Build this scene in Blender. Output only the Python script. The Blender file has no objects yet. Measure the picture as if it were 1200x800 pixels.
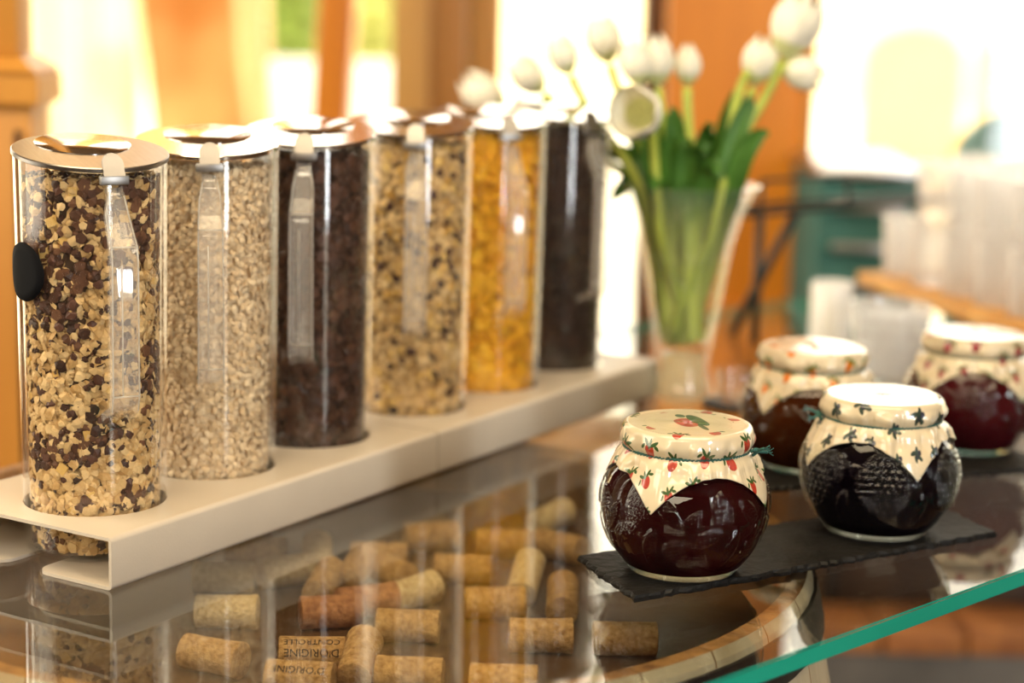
import bpy, bmesh, math, random
import numpy as np
from mathutils import Vector, Matrix, noise as mnoise

random.seed(7); rng = np.random.default_rng(7)
S = bpy.context.scene
COL = S.collection
R = math.radians

# ------------------------------------------------------------------ camera
F_PX = 2300.0; PITCH = R(10.5); ROLL = R(1.4); CAM = Vector((0, 0, 0.38))
vF = Vector((0, math.cos(PITCH), -math.sin(PITCH)))
vU0 = Vector((0, math.sin(PITCH), math.cos(PITCH))); vX = Vector((1, 0, 0))
vR = math.cos(ROLL) * vX + math.sin(ROLL) * vU0
vU = -math.sin(ROLL) * vX + math.cos(ROLL) * vU0
cd = bpy.data.cameras.new('camera'); cam = bpy.data.objects.new('camera', cd); COL.objects.link(cam)
m = Matrix((vR, vU, -vF)).transposed().to_4x4(); m.translation = CAM; cam.matrix_world = m
cd.sensor_width = 36; cd.lens = F_PX / 1200 * 36; cd.clip_start = .02; cd.clip_end = 200
cd.dof.use_dof = True; cd.dof.focus_distance = 1.245; cd.dof.aperture_fstop = 3.1
S.camera = cam

# ------------------------------------------------------------------ world, sun, large lights, exposure
S.view_settings.view_transform = 'Standard'; S.view_settings.look = 'None'
S.view_settings.gamma = 1; S.view_settings.use_curve_mapping = False
S.view_settings.exposure = 0.04
try:
    S.cycles.use_denoising = True; S.cycles.denoiser = 'OPENIMAGEDENOISE'
except Exception: pass
S.cycles.max_bounces = 12; S.cycles.transparent_max_bounces = 24; S.cycles.glossy_bounces = 6
S.cycles.transmission_bounces = 10; S.cycles.caustics_reflective = False; S.cycles.caustics_refractive = False
S.cycles.sample_clamp_indirect = 6
w = bpy.data.worlds.new('sky'); S.world = w; w.use_nodes = True
w.node_tree.nodes['Background'].inputs[0].default_value = (1, .915, .75, 1)
w.node_tree.nodes['Background'].inputs[1].default_value = 4.2

def area(name, loc, target, sx, sy, power, color):
    l = bpy.data.lights.new(name, 'AREA'); l.shape = 'RECTANGLE'; l.size = sx; l.size_y = sy
    l.energy = power; l.color = color
    o = bpy.data.objects.new(name, l); COL.objects.link(o); o.location = loc
    o.rotation_euler = (Vector(target) - Vector(loc)).to_track_quat('-Z', 'Y').to_euler()
    return o
sl = bpy.data.lights.new('sun', 'SUN'); sl.energy = 4.5; sl.angle = R(1.0); sl.color = (1, .86, .62)
so = bpy.data.objects.new('sun', sl); COL.objects.link(so)
so.rotation_euler = Vector((.45, .75, -.62)).to_track_quat('-Z', 'Y').to_euler()
area('skylight', (0.0, 0.85, 1.68), (0.0, 1.0, 0), 1.8, 1.0, 54, (1, .79, .50))  # added overhead fill lamp; the ceiling has no opening here
area('rear_window_daylight', (-.5, -1.42, 1.25), (0, 1.4, .1), 2.0, .5, 36, (1, .84, .60))  # unseen lamp added to brighten the jar fronts; no window behind it
area('rear_door_daylight', (2.02, -1.36, 0.62), (0.3, 1.4, 0.3), .30, 1.9, 52, (.90, .96, 1))
area('left_window_daylight', (-2.1, 1.2, 0.75), (0, 1.5, 0.1), 1.6, 1.1, 20, (1, .86, .62))

# ------------------------------------------------------------------ helpers: pixels of the photograph to points of the place
def ray(x, y): return vF * F_PX + vR * (x - 600) - vU * (y - 400)
def onz(x, y, z=0.0):
    d = ray(x, y); return CAM + d * ((z - CAM.z) / d.z)
def aty(x, y, Y):
    d = ray(x, y); return CAM + d * (Y / d.y)

# ------------------------------------------------------------------ helpers: objects
def link(o, parent=None):
    COL.objects.link(o)
    if parent: o.parent = parent
    return o
def obj_from(name, verts, faces, mats, parent=None, smooth=False, midx=None, fattr=None):
    me = bpy.data.meshes.new(name); me.from_pydata([tuple(v) for v in verts], [], [tuple(f) for f in faces])
    for mt in (mats if isinstance(mats, (list, tuple)) else [mats]): me.materials.append(mt)
    if smooth: me.polygons.foreach_set('use_smooth', [True] * len(me.polygons))
    if midx is not None: me.polygons.foreach_set('material_index', [int(i) for i in midx])
    me.update()
    return link(bpy.data.objects.new(name, me), parent)
def from_bm(name, bm, mat, parent=None, smooth=False, angle=None):
    bmesh.ops.recalc_face_normals(bm, faces=bm.faces[:])
    me = bpy.data.meshes.new(name); bm.to_mesh(me); bm.free()
    for mt in (mat if isinstance(mat, (list, tuple)) else [mat]): me.materials.append(mt)
    if smooth: me.polygons.foreach_set('use_smooth', [True] * len(me.polygons))
    if angle is not None:
        me.polygons.foreach_set('use_smooth', [True] * len(me.polygons)); me.set_sharp_from_angle(angle=R(angle))
    return link(bpy.data.objects.new(name, me), parent)
def tag(o, label=None, cat=None, group=None, kind=None):
    if label: o['label'] = label
    if cat: o['category'] = cat
    if group: o['group'] = group
    if kind: o['kind'] = kind
    return o
def empty(name, loc, rz=0.0):
    o = bpy.data.objects.new(name, None); COL.objects.link(o); o.location = loc; o.rotation_euler = (0, 0, rz)
    o.empty_display_size = .02
    return o
def bevel(bm, w, seg=2, edges=None):
    bmesh.ops.bevel(bm, geom=edges or bm.edges[:], offset=w, segments=seg, affect='EDGES', profile=.5)
def bx(bm, lo, hi, bev=0, mat=None):
    b2 = bmesh.new(); bmesh.ops.create_cube(b2, size=1)
    for v in b2.verts:
        v.co = Vector([(lo[i] + hi[i]) / 2 + v.co[i] * (hi[i] - lo[i]) for i in range(3)])
    if bev: bevel(b2, bev)
    if mat: bmesh.ops.transform(b2, matrix=mat, verts=b2.verts)
    me = bpy.data.meshes.new('t'); b2.to_mesh(me); b2.free(); bm.from_mesh(me); bpy.data.meshes.remove(me)
def box(name, lo, hi, mat, parent=None, bev=0, M=None):
    bm = bmesh.new(); bx(bm, lo, hi, bev, M); return from_bm(name, bm, mat, parent, angle=40 if bev else None)
def prism(bm, pts, z0, z1):
    a = [bm.verts.new((p[0], p[1], z0)) for p in pts]; b = [bm.verts.new((p[0], p[1], z1)) for p in pts]
    n = len(pts); bm.faces.new(a[::-1]); bm.faces.new(b)
    for i in range(n): bm.faces.new((a[i], a[(i + 1) % n], b[(i + 1) % n], b[i]))
def lathe(prof, n=48, closed=False):
    """prof: list of (r,z); returns verts, faces. r==0 ends are collapsed"""
    V = []; Fc = []; rings = []
    for r, z in prof:
        if r <= 1e-7: rings.append([len(V)]); V.append((0, 0, z))
        else:
            rings.append(list(range(len(V), len(V) + n)))
            V += [(r * math.cos(2 * math.pi * i / n), r * math.sin(2 * math.pi * i / n), z) for i in range(n)]
    pairs = list(zip(rings, rings[1:])) + ([(rings[-1], rings[0])] if closed else [])
    for a, b in pairs:
        for i in range(n):
            j = (i + 1) % n
            if len(a) == 1 and len(b) == 1: continue
            if len(a) == 1: Fc.append((a[0], b[j], b[i]))
            elif len(b) == 1: Fc.append((a[i], a[j], b[0]))
            else: Fc.append((a[i], a[j], b[j], b[i]))
    return V, Fc
def lathe_obj(name, prof, mat, parent=None, n=48, loc=None, closed=False, smooth=40):
    V, Fc = lathe(prof, n, closed)
    o = obj_from(name, V, Fc, mat, parent, smooth=True)
    o.data.set_sharp_from_angle(angle=R(smooth))
    if loc is not None: o.location = loc
    return o
def tube(bm, pts, rad, n=8, cap=True, flat=1.0):
    pts = [Vector(p) for p in pts]; rings = []
    rads = rad if isinstance(rad, (list, tuple)) else [rad] * len(pts)
    up = Vector((0, 0, 1)); prev = None
    for i, p in enumerate(pts):
        t = (pts[min(i + 1, len(pts) - 1)] - pts[max(i - 1, 0)]).normalized()
        if prev is None:
            a = t.cross(up)
            if a.length < .05: a = t.cross(Vector((1, 0, 0)))
        else: a = prev - t * prev.dot(t)
        a.normalize(); prev = a; b = t.cross(a)
        rings.append([bm.verts.new(p + (a * math.cos(2 * math.pi * k / n) + b * math.sin(2 * math.pi * k / n) * flat) * rads[i]) for k in range(n)])
    for A, B in zip(rings, rings[1:]):
        for k in range(n): bm.faces.new((A[k], A[(k + 1) % n], B[(k + 1) % n], B[k]))
    if cap: bm.faces.new(rings[0][::-1]); bm.faces.new(rings[-1])
def bez(p0, p1, p2, p3, n=12):
    p0, p1, p2, p3 = map(Vector, (p0, p1, p2, p3)); out = []
    for i in range(n + 1):
        t = i / n; s = 1 - t
        out.append(p0 * s**3 + p1 * 3 * s * s * t + p2 * 3 * s * t * t + p3 * t**3)
    return out

# ------------------------------------------------------------------ materials
class E:
    """tiny expression builder on shader Math nodes"""
    def __init__(s, nt, k): s.nt = nt; s.k = k
    def _m(s, op, *a, clamp=False):
        n = s.nt.nodes.new('ShaderNodeMath'); n.operation = op; n.use_clamp = clamp
        for i, x in enumerate(a):
            if isinstance(x, E): s.nt.links.new(x.k, n.inputs[i])
            else: n.inputs[i].default_value = x
        return E(s.nt, n.outputs[0])
    def __add__(s, o): return s._m('ADD', s, o)
    __radd__ = __add__
    def __mul__(s, o): return s._m('MULTIPLY', s, o)
    __rmul__ = __mul__
    def __sub__(s, o): return s._m('SUBTRACT', s, o)
    def __rsub__(s, o): return s._m('SUBTRACT', o, s)
    def __truediv__(s, o): return s._m('DIVIDE', s, o)
    def floor(s): return s._m('FLOOR', s)
    def fract(s): return s._m('FRACT', s)
    def sin(s): return s._m('SINE', s)
    def cos(s): return s._m('COSINE', s)
    def abs(s): return s._m('ABSOLUTE', s)
    def lt(s, o): return s._m('LESS_THAN', s, o)
    def gt(s, o): return s._m('GREATER_THAN', s, o)
    def max(s, o): return s._m('MAXIMUM', s, o)
    def min(s, o): return s._m('MINIMUM', s, o)
def mat_new(name):
    mt = bpy.data.materials.new(name); mt.use_nodes = True; nt = mt.node_tree
    return mt, nt, nt.nodes['Principled BSDF'], nt.nodes['Material Output']
def mixcol(nt, fac, a, b):
    n = nt.nodes.new('ShaderNodeMix'); n.data_type = 'RGBA'
    for key, v in ((0, fac), (6, a), (7, b)):
        if hasattr(v, 'is_linked') or hasattr(v, 'links'): nt.links.new(v, n.inputs[key])
        elif key == 0: n.inputs[0].default_value = v
        else: n.inputs[key].default_value = (*v, 1)
    return n.outputs[2]
def plain(name, col, rough=.5, metal=0, var=.12, scale=60, bump=0.0, bscale=200, coat=0, stretch=(1, 1, 1), spec=.5, coords='Object', crough=.05, trans=0, sheen=0, var2=None):
    mt, nt, b, out = mat_new(name)
    tc = nt.nodes.new('ShaderNodeTexCoord'); mp = nt.nodes.new('ShaderNodeMapping'); mp.inputs['Scale'].default_value = stretch
    nt.links.new(tc.outputs[coords], mp.inputs[0])
    nz = nt.nodes.new('ShaderNodeTexNoise'); nz.inputs['Scale'].default_value = scale; nz.inputs['Detail'].default_value = 5
    nt.links.new(mp.outputs[0], nz.inputs['Vector'])
    rp = nt.nodes.new('ShaderNodeValToRGB'); rp.color_ramp.elements[0].position = .3; rp.color_ramp.elements[1].position = .7
    dk = var2 or tuple(c * (1 - var * 1.6) for c in col); lt_ = tuple(min(1, c * (1 + var * .7)) for c in col) if not var2 else col
    rp.color_ramp.elements[0].color = (*dk, 1); rp.color_ramp.elements[1].color = (*lt_, 1)
    nt.links.new(nz.outputs['Fac'], rp.inputs[0]); nt.links.new(rp.outputs[0], b.inputs['Base Color'])
    b.inputs['Roughness'].default_value = rough; b.inputs['Metallic'].default_value = metal
    b.inputs['Coat Weight'].default_value = coat; b.inputs['Coat Roughness'].default_value = crough
    b.inputs['Specular IOR Level'].default_value = spec
    if trans: b.inputs['Transmission Weight'].default_value = trans
    if bump:
        n2 = nt.nodes.new('ShaderNodeTexNoise'); n2.inputs['Scale'].default_value = bscale; n2.inputs['Detail'].default_value = 4
        nt.links.new(mp.outputs[0], n2.inputs['Vector'])
        bp = nt.nodes.new('ShaderNodeBump'); bp.inputs['Strength'].default_value = bump; bp.inputs['Distance'].default_value = .002
        nt.links.new(n2.outputs['Fac'], bp.inputs['Height']); nt.links.new(bp.outputs[0], b.inputs['Normal'])
    return mt
def wood(name, c1, c2, rough=.5, stretch=(40, 3, 3), coat=0, bump=.3, scale=1.0):
    return plain(name, c1, rough, var2=c2, scale=scale * 2, stretch=stretch, bump=bump, bscale=scale * 8, coat=coat, crough=.2)
def clear(name, tint=(1, 1, 1), ior=1.45, rough=.015, milky=0.0, mcol=(1, .96, .9), bump=None):
    """clear solid seen without bending: transparent + mirror by Fresnel on both faces"""
    mt, nt, b, out = mat_new(name); nt.nodes.remove(b)
    tr = nt.nodes.new('ShaderNodeBsdfTransparent'); tr.inputs[0].default_value = (*tint, 1)
    gl = nt.nodes.new('ShaderNodeBsdfGlossy'); gl.inputs['Roughness'].default_value = rough; gl.inputs[0].default_value = (1, 1, 1, 1)
    ge = nt.nodes.new('ShaderNodeNewGeometry'); fr = nt.nodes.new('ShaderNodeFresnel')
    i = E(nt, ge.outputs['Backfacing']) * (1 / ior - ior) + ior
    nt.links.new(i.k, fr.inputs['IOR'])
    mx = nt.nodes.new('ShaderNodeMixShader'); nt.links.new(fr.outputs[0], mx.inputs[0])
    nt.links.new(gl.outputs[0], mx.inputs[2])
    last = tr.outputs[0]
    if milky:
        df = nt.nodes.new('ShaderNodeBsdfDiffuse'); df.inputs[0].default_value = (*mcol, 1)
        if milky > .2:
            tl = nt.nodes.new('ShaderNodeBsdfTranslucent'); tl.inputs[0].default_value = (*mcol, 1)
            m3 = nt.nodes.new('ShaderNodeMixShader'); m3.inputs[0].default_value = .85
            nt.links.new(df.outputs[0], m3.inputs[1]); nt.links.new(tl.outputs[0], m3.inputs[2]); df = m3
        m2 = nt.nodes.new('ShaderNodeMixShader'); m2.inputs[0].default_value = milky
        nt.links.new(last, m2.inputs[1]); nt.links.new(df.outputs[0], m2.inputs[2]); last = m2.outputs[0]
    nt.links.new(last, mx.inputs[1]); nt.links.new(mx.outputs[0], out.inputs[0])
    return mt
M = {}
M['white_metal'] = plain('white_metal', (.61, .53, .425), .38, var=.03, scale=20, bump=.04, bscale=600)
M['acrylic'] = clear('acrylic', (.985, .98, .97), 1.40, .015, .004)
M['handle_clear'] = None
M['steel'] = plain('polished_steel', (.80, .78, .76), .10, 1, .05, scale=30)
M['brushed'] = plain('brushed_steel', (.50, .475, .45), .28, 1, .1, scale=40, stretch=(1, 12, 1))
M['lid_grey'] = plain('grey_lid', (.34, .315, .29), .30, 1, .08, scale=40, stretch=(1, 12, 1))
M['clip_metal'] = plain('clip_metal', (.36, .34, .32), .42, 1, .1)
M['black_rubber'] = plain('black_rubber', (.003, .003, .004), .8, var=.2, spec=.12)
M['table_glass'] = clear('table_glass', (.95, .97, .95), 1.42, .008)
mt, nt, b, out = mat_new('green_glass_edge'); b.inputs['Base Color'].default_value = (.01, .30, .20, 1); b.inputs['Roughness'].default_value = .12
b.inputs['Coat Weight'].default_value = .6; b.inputs['Subsurface Weight'].default_value = 0
tc = nt.nodes.new('ShaderNodeTexCoord'); nz = nt.nodes.new('ShaderNodeTexNoise'); nz.inputs['Scale'].default_value = 8
nt.links.new(tc.outputs['Object'], nz.inputs['Vector'])
nt.links.new(mixcol(nt, nz.outputs['Fac'], (.004, .26, .17), (.02, .42, .29)), b.inputs['Base Color']); M['glass_edge'] = mt
M['slate'] = plain('slate', (.014, .013, .012), .50, var=.35, scale=35, bump=.6, bscale=120, spec=.15)
M['window_glass'] = clear('window_glass', (.99, .99, .98), 1.3, .01)
M['jar_glass'] = clear('jar_glass', (.96, .98, .96), 1.42, .02)
M['glassware'] = clear('glassware', (.97, .985, .975), 1.5, .02, .03, (1, 1, 1))
M['frosted'] = clear('frosted_glass', (1, 1, 1), 1.5, .1, .40, (1, 1, 1))  # milky white put in for blown-out window light on glass
M['timber'] = wood('sunlit_timber', (.86, .48, .14), (.55, .24, .05), .6, (10, 10, 1))
M['knotty'] = plain('knotty_timber', (.80, .50, .18), .6, var2=(.50, .17, .02), scale=3.4, bump=.2, bscale=20)
M['timber_pale'] = wood('pale_timber', (.80, .56, .30), (.60, .34, .12), .6, (10, 10, 1))
M['wood_orange'] = wood('orange_wood', (.78, .27, .014), (.62, .19, .008), .42, (6, 6, .8), bump=.1)
M['wood_brown'] = wood('brown_wood', (.42, .19, .035), (.26, .10, .016), .45, (6, 6, .8))
M['wood_tan'] = wood('tan_wood', (.66, .38, .11), (.48, .24, .05), .5, (8, 8, .8))
M['wood_dark'] = wood('dark_wood', (.10, .045, .014), (.05, .02, .008), .5, (8, 8, 1))
M['newel'] = wood('newel_wood', (.66, .32, .06), (.48, .20, .03), .4, (8, 8, .8), bump=.1)
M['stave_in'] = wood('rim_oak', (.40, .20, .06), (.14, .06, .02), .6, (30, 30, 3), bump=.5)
M['stave'] = wood('weathered_stave', (.52, .43, .29), (.36, .28, .17), .6, (20, 20, 2), bump=.4)
M['hoop'] = plain('black_hoop', (.02, .018, .016), .5, .4, .3)
M['iron'] = plain('dark_iron', (.03, .024, .018), .45, .5, .2)
M['ceramic'] = plain('white_ceramic', (.85, .83, .78), .2, var=.02, coat=.4)
M['teal'] = plain('teal_fabric', (.045, .17, .15), .7, var=.15, scale=300)
M['wall'] = plain('dark_panelling', (.09, .045, .018), .8, var=.05, scale=3)
M['ceiling'] = plain('ceiling_boards', (.12, .065, .028), .7, var=.15, scale=2, stretch=(1, 20, 1))
M['floor_board'] = wood('floor_board', (.13, .070, .030), (.055, .030, .015), .38, (12, 1, 12))
M['paving'] = plain('pale_paving', (.86, .80, .66), .9, var=.08, scale=1.2)
M['leafy'] = plain('hedge_leaf', (.22, .32, .05), .7, var=.4, scale=14)
M['hedge_y'] = plain('sunny_leaf', (.55, .56, .16), .7, var=.3, scale=14)
M['cloth_white'] = plain('white_cloth', (.9, .88, .84), .8, var=.03)
M['yellow'] = plain('yellow_fabric', (.85, .58, .22), .7, var=.1)
M['facade'] = plain('yellow_facade', (.92, .78, .50), .9, var=.10, scale=2.5)
M['cork'] = plain('cork', (.64, .37, .14), .8, var2=(.33, .155, .045), scale=260, bump=.7, bscale=500)
M['cork_pale'] = plain('cork_pale', (.84, .62, .33), .8, var2=(.58, .36, .15), scale=260, bump=.7, bscale=500)
M['cork_red'] = plain('cork_red', (.58, .25, .10), .8, var2=(.28, .10, .04), scale=220, bump=.7, bscale=500)
M['ink'] = plain('ink', (.05, .03, .02), .8, var=.1)
M['twine'] = plain('teal_twine', (.03, .13, .11), .7, var=.3, scale=900, bump=.5, bscale=1500)
M['petal'] = plain('tulip_petal', (.86, .82, .68), .5, var=.06, scale=60, stretch=(1, 1, .2))
M['petal_g'] = plain('tulip_base', (.70, .72, .34), .5, var=.1, scale=60)
M['stem'] = plain('tulip_stem', (.44, .52, .07), .45, var=.15, scale=50)
mt, nt, b, out = mat_new('tulip_leaf'); tc = nt.nodes.new('ShaderNodeTexCoord'); sp = nt.nodes.new('ShaderNodeSeparateXYZ'); nt.links.new(tc.outputs['Object'], sp.inputs[0])
nz = nt.nodes.new('ShaderNodeTexNoise'); nz.inputs['Scale'].default_value = 25; nt.links.new(tc.outputs['Object'], nz.inputs['Vector'])
g1 = mixcol(nt, nz.outputs['Fac'], (.016, .062, .008), (.09, .24, .03)); f = ((E(nt, sp.outputs[2]) - .12) / .07).max(0.0).min(1.0)
nt.links.new(mixcol(nt, f.k, (.58, .62, .12), g1), b.inputs['Base Color']); b.inputs['Roughness'].default_value = .42; M['leaf'] = mt

def clear_bumpy(name): return M['jar_glass']
mt, nt, b, out = mat_new('handle_clear'); nt.nodes.remove(b)
g = nt.nodes.new('ShaderNodeBsdfGlass'); g.inputs['IOR'].default_value = 1.35; g.inputs['Roughness'].default_value = .03; g.inputs[0].default_value = (1, .99, .97, 1)
t = nt.nodes.new('ShaderNodeBsdfTransparent'); mx = nt.nodes.new('ShaderNodeMixShader'); mx.inputs[0].default_value = .45
df = nt.nodes.new('ShaderNodeBsdfDiffuse'); df.inputs[0].default_value = (1, .98, .94, 1); m2 = nt.nodes.new('ShaderNodeMixShader'); m2.inputs[0].default_value = .14
nt.links.new(g.outputs[0], mx.inputs[1]); nt.links.new(t.outputs[0], mx.inputs[2]); nt.links.new(mx.outputs[0], m2.inputs[1]); nt.links.new(df.outputs[0], m2.inputs[2])
nt.links.new(m2.outputs[0], out.inputs[0]); M['handle_clear'] = clear('handle_acrylic', (.97, .96, .94), 1.5, .04, .13)
M['handle_rim'] = clear('handle_rim', (1, 1, 1), 1.6, .08, .55, (1, .97, .92))  # whitish colour painted as highlights on the handle

def food(name, c1, c2, rough=.6, coat=0):
    mt, nt, b, out = mat_new(name)
    ge = nt.nodes.new('ShaderNodeNewGeometry')
    tc = nt.nodes.new('ShaderNodeTexCoord'); nz = nt.nodes.new('ShaderNodeTexNoise'); nz.inputs['Scale'].default_value = 400
    nt.links.new(tc.outputs['Object'], nz.inputs['Vector'])
    f = (E(nt, ge.outputs['Random Per Island']) * .75 + E(nt, nz.outputs['Fac']) * .5 - .12)
    nt.links.new(mixcol(nt, f.k, c1, c2), b.inputs['Base Color'])
    b.inputs['Roughness'].default_value = rough; b.inputs['Coat Weight'].default_value = coat; b.inputs['Specular IOR Level'].default_value = .25
    return mt
M['oat'] = food('toasted_oat', (.46, .26, .08), (.90, .66, .33))
M['oat_pale'] = food('rolled_oat', (.66, .47, .26), (.96, .78, .52))
M['seed_dark'] = food('raisin', (.025, .012, .008), (.13, .055, .035), .4)
M['puff'] = food('brown_puff', (.055, .020, .010), (.17, .075, .035))
M['nut'] = food('golden_cube', (.55, .30, .06), (.85, .60, .22))
M['choc'] = food('chocolate_flake', (.016, .006, .003), (.10, .040, .020), .45, 0)
M['corn'] = food('corn_flake', (.80, .33, .008), (1.0, .60, .04))
M['cocoa'] = food('cocoa_ball', (.012, .007, .005), (.05, .024, .014), .5)
M['fill_dark'] = plain('fill_dark', (.07, .035, .015), .9)  # dark core colour paints the shade in gaps between pieces
M['fill_pale'] = plain('fill_pale', (.45, .30, .14), .9)
M['fill_corn'] = plain('fill_corn', (.45, .17, .01), .9)

def jam_mat(name, c, c2):
    return plain(name, c, .9, var2=c2, scale=45, coat=0, spec=0, bump=.2, bscale=70)
M['jam_red'] = jam_mat('dark_red_jam', (.022, .0022, .0025), (.010, .001, .0014))
M['jam_black'] = jam_mat('black_jam', (.003, .0015, .003), (.0015, .001, .0015))
M['jam_amber'] = jam_mat('amber_jam', (.060, .014, .003), (.028, .006, .002))
M['jam_cherry'] = jam_mat('cherry_jam', (.055, .004, .006), (.028, .002, .003))

def paper(name, fruit, leafc, cell=.0225, kind='berry', seed=0.0, top=True):
    """glossy printed paper, its pattern laid out in the sheet's own coordinates (UV in metres)"""
    mt, nt, b, out = mat_new(name)
    uv = nt.nodes.new('ShaderNodeUVMap'); uv.uv_map = 'sheet'
    sp = nt.nodes.new('ShaderNodeSeparateXYZ'); nt.links.new(uv.outputs[0], sp.inputs[0])
    U = E(nt, sp.outputs[0]); V = E(nt, sp.outputs[1])
    # rotate sheet 45 so berries do not line up with the edges
    a = .62; x = (U * math.cos(a) - V * math.sin(a)) / cell + (7.3 + seed); y = (U * math.sin(a) + V * math.cos(a)) / cell + 3.38
    row = y.floor(); x = x + row * .5
    cx = x.floor(); fx = x.fract() - .5; fy = y.fract() - .5
    cb = nt.nodes.new('ShaderNodeCombineXYZ'); nt.links.new(cx.k, cb.inputs[0]); nt.links.new(row.k, cb.inputs[1])
    wn = nt.nodes.new('ShaderNodeTexWhiteNoise'); wn.noise_dimensions = '2D'; nt.links.new(cb.outputs[0], wn.inputs[0])
    sc = nt.nodes.new('ShaderNodeSeparateColor'); nt.links.new(wn.outputs['Color'], sc.inputs[0])
    r1, r2, r3 = (E(nt, sc.outputs[i]) for i in range(3))
    # the berries point outward from the centre of the sheet
    at = nt.nodes.new('ShaderNodeMath'); at.operation = 'ARCTAN2'; nt.links.new(U.k, at.inputs[0]); nt.links.new(V.k, at.inputs[1])
    rot = (r1 - .5) * 1.1 + E(nt, at.outputs[0]) + (math.pi - a)
    fx = fx + (r2 - .5) * .22; fy = fy + (r3 - .5) * .22
    c, s = rot.cos(), rot.sin()
    px = fx * c + fy * s * -1.0; py = fx * s + fy * c
    def ell(ex, ey, rx, ry, an=0.0):
        dx = px - ex; dy = py - ey
        qx = (dx * math.cos(an) + dy * math.sin(an)) / rx; qy = (dy * math.cos(an) - dx * math.sin(an)) / ry
        return qx * qx + qy * qy
    if kind == 'berry':
        taper = py * .9 + 1.0
        q = px / (taper * .175); q2 = (py + .02) / .215
        fr = (q * q + q2 * q2).lt(1.0)
        lf = ell(0, .2, .05, .14).min(ell(-.15, .2, .15, .05, -.5)).min(ell(.15, .2, .15, .05, .5)).min(ell(-.27, .06, .10, .045, .9)).min(ell(.26, .12, .10, .045, -.5)).lt(1.0)
    else:
        fr = ell(0, -.05, .10, .10).min(ell(.13, .07, .09, .09)).lt(1.0)
        lf = ell(0, .12, .07, .15).min(ell(-.16, .02, .16, .07, .5)).min(ell(.14, -.10, .13, .07, -.7)).min(ell(-.06, -.16, .06, .12, .4)).lt(1.0)
    nz = nt.nodes.new('ShaderNodeTexNoise'); nz.inputs['Scale'].default_value = 25; nt.links.new(uv.outputs[0], nz.inputs['Vector'])
    base = mixcol(nt, nz.outputs['Fac'], (.61, .495, .315), (.71, .60, .41))
    rr = U * U + V * V
    if top:
        out_ = rr.gt(.030 ** 2)        # no scattered print on the flat top, a medallion instead
        fr = fr * out_; lf = lf * out_
        def el0(ex, ey, rx, ry):
            dx = (U - ex) / rx; dy = (V - ey) / ry; return (dx * dx + dy * dy)
        fr = fr.max(el0(.001, -.001, .012, .008).lt(1.0)); lf = lf.max(el0(-.003, .008, .016, .005).lt(1.0)).max(el0(.016, .004, .008, .002).lt(1.0)).max(el0(-.018, .002, .005, .003).lt(1.0))
        sq = E(nt, nt.nodes.new('ShaderNodeMath').outputs[0])
        n = sq.k.node; n.operation = 'SQRT'; nt.links.new(rr.k, n.inputs[0])
        ring = ((sq - .028).abs().lt(.0004)).max((sq - .021).abs().lt(.0004)) * .35
        base = mixcol(nt, ring.k, base, (.55, .45, .30))
    # fruit shading print: small seeds
    vn = nt.nodes.new('ShaderNodeTexVoronoi'); vn.inputs['Scale'].default_value = 700; nt.links.new(uv.outputs[0], vn.inputs['Vector'])
    fcol = mixcol(nt, vn.outputs['Distance'], tuple(v * .6 for v in fruit), fruit)
    c1 = mixcol(nt, fr.k, base, fcol)
    c2 = mixcol(nt, lf.k, c1, leafc)
    nt.links.new(c2, b.inputs['Base Color'])
    b.inputs['Roughness'].default_value = .42; b.inputs['Coat Weight'].default_value = 1; b.inputs['Coat Roughness'].default_value = .09
    bp = nt.nodes.new('ShaderNodeBump'); bp.inputs['Strength'].default_value = .8; bp.inputs['Distance'].default_value = .002
    n2 = nt.nodes.new('ShaderNodeTexNoise'); n2.inputs['Scale'].default_value = 45; nt.links.new(uv.outputs[0], n2.inputs['Vector'])
    nt.links.new(n2.outputs['Fac'], bp.inputs['Height']); nt.links.new(bp.outputs[0], b.inputs['Normal'])
    return mt
M['paper_red'] = paper('strawberry_paper', (.46, .030, .008), (.022, .070, .006), seed=.15)
M['paper_black'] = paper('dark_leaf_paper', (.02, .02, .04), (.016, .035, .02), kind='leaf', seed=2.7)
M['paper_orange'] = paper('orange_fruit_paper', (.85, .22, .01), (.12, .15, .02), seed=4.1)
M['paper_cherry'] = paper('cherry_paper', (.35, .02, .03), (.10, .12, .03), seed=5.6)

# ================================================================== SETTING
def struct(o): return tag(o, kind='structure')
fl = box('floor', (-2.3, -1.5, -1.0), (2.7, 3.3, -.955), M['wood_dark']); struct(fl)
for i in range(26):                                    # floor boards run across the room
    y0 = -1.45 + i * .18
    box('floor_board', (-2.28, y0 + .003, -.956), (2.68, y0 + .177, -.94 + .0015 * (i % 3)), M['floor_board'], fl, .002)
struct(box('ceiling', (-2.4, -1.6, 1.70), (2.8, 3.6, 1.80), M['ceiling']))
struct(box('wall_right', (2.7, -1.5, -.95), (2.8, 3.3, 1.7), M['wall']))
wl = struct(box('wall_left', (-2.4, -1.5, -.95), (-2.3, 3.3, -.1), M['wall']))
box('wall_section', (-2.4, -1.5, -.1), (-2.3, .3, 1.7), M['wall'], wl); box('wall_section', (-2.4, 2.2, -.1), (-2.3, 3.3, 1.7), M['wall'], wl)
wb = struct(box('wall_back', (-2.4, -1.6, -.95), (1.78, -1.5, 1.7), M['wood_dark']))
box('wall_section', (2.26, -1.6, -.95), (2.8, -1.5, 1.7), M['wood_dark'], wb)

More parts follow.
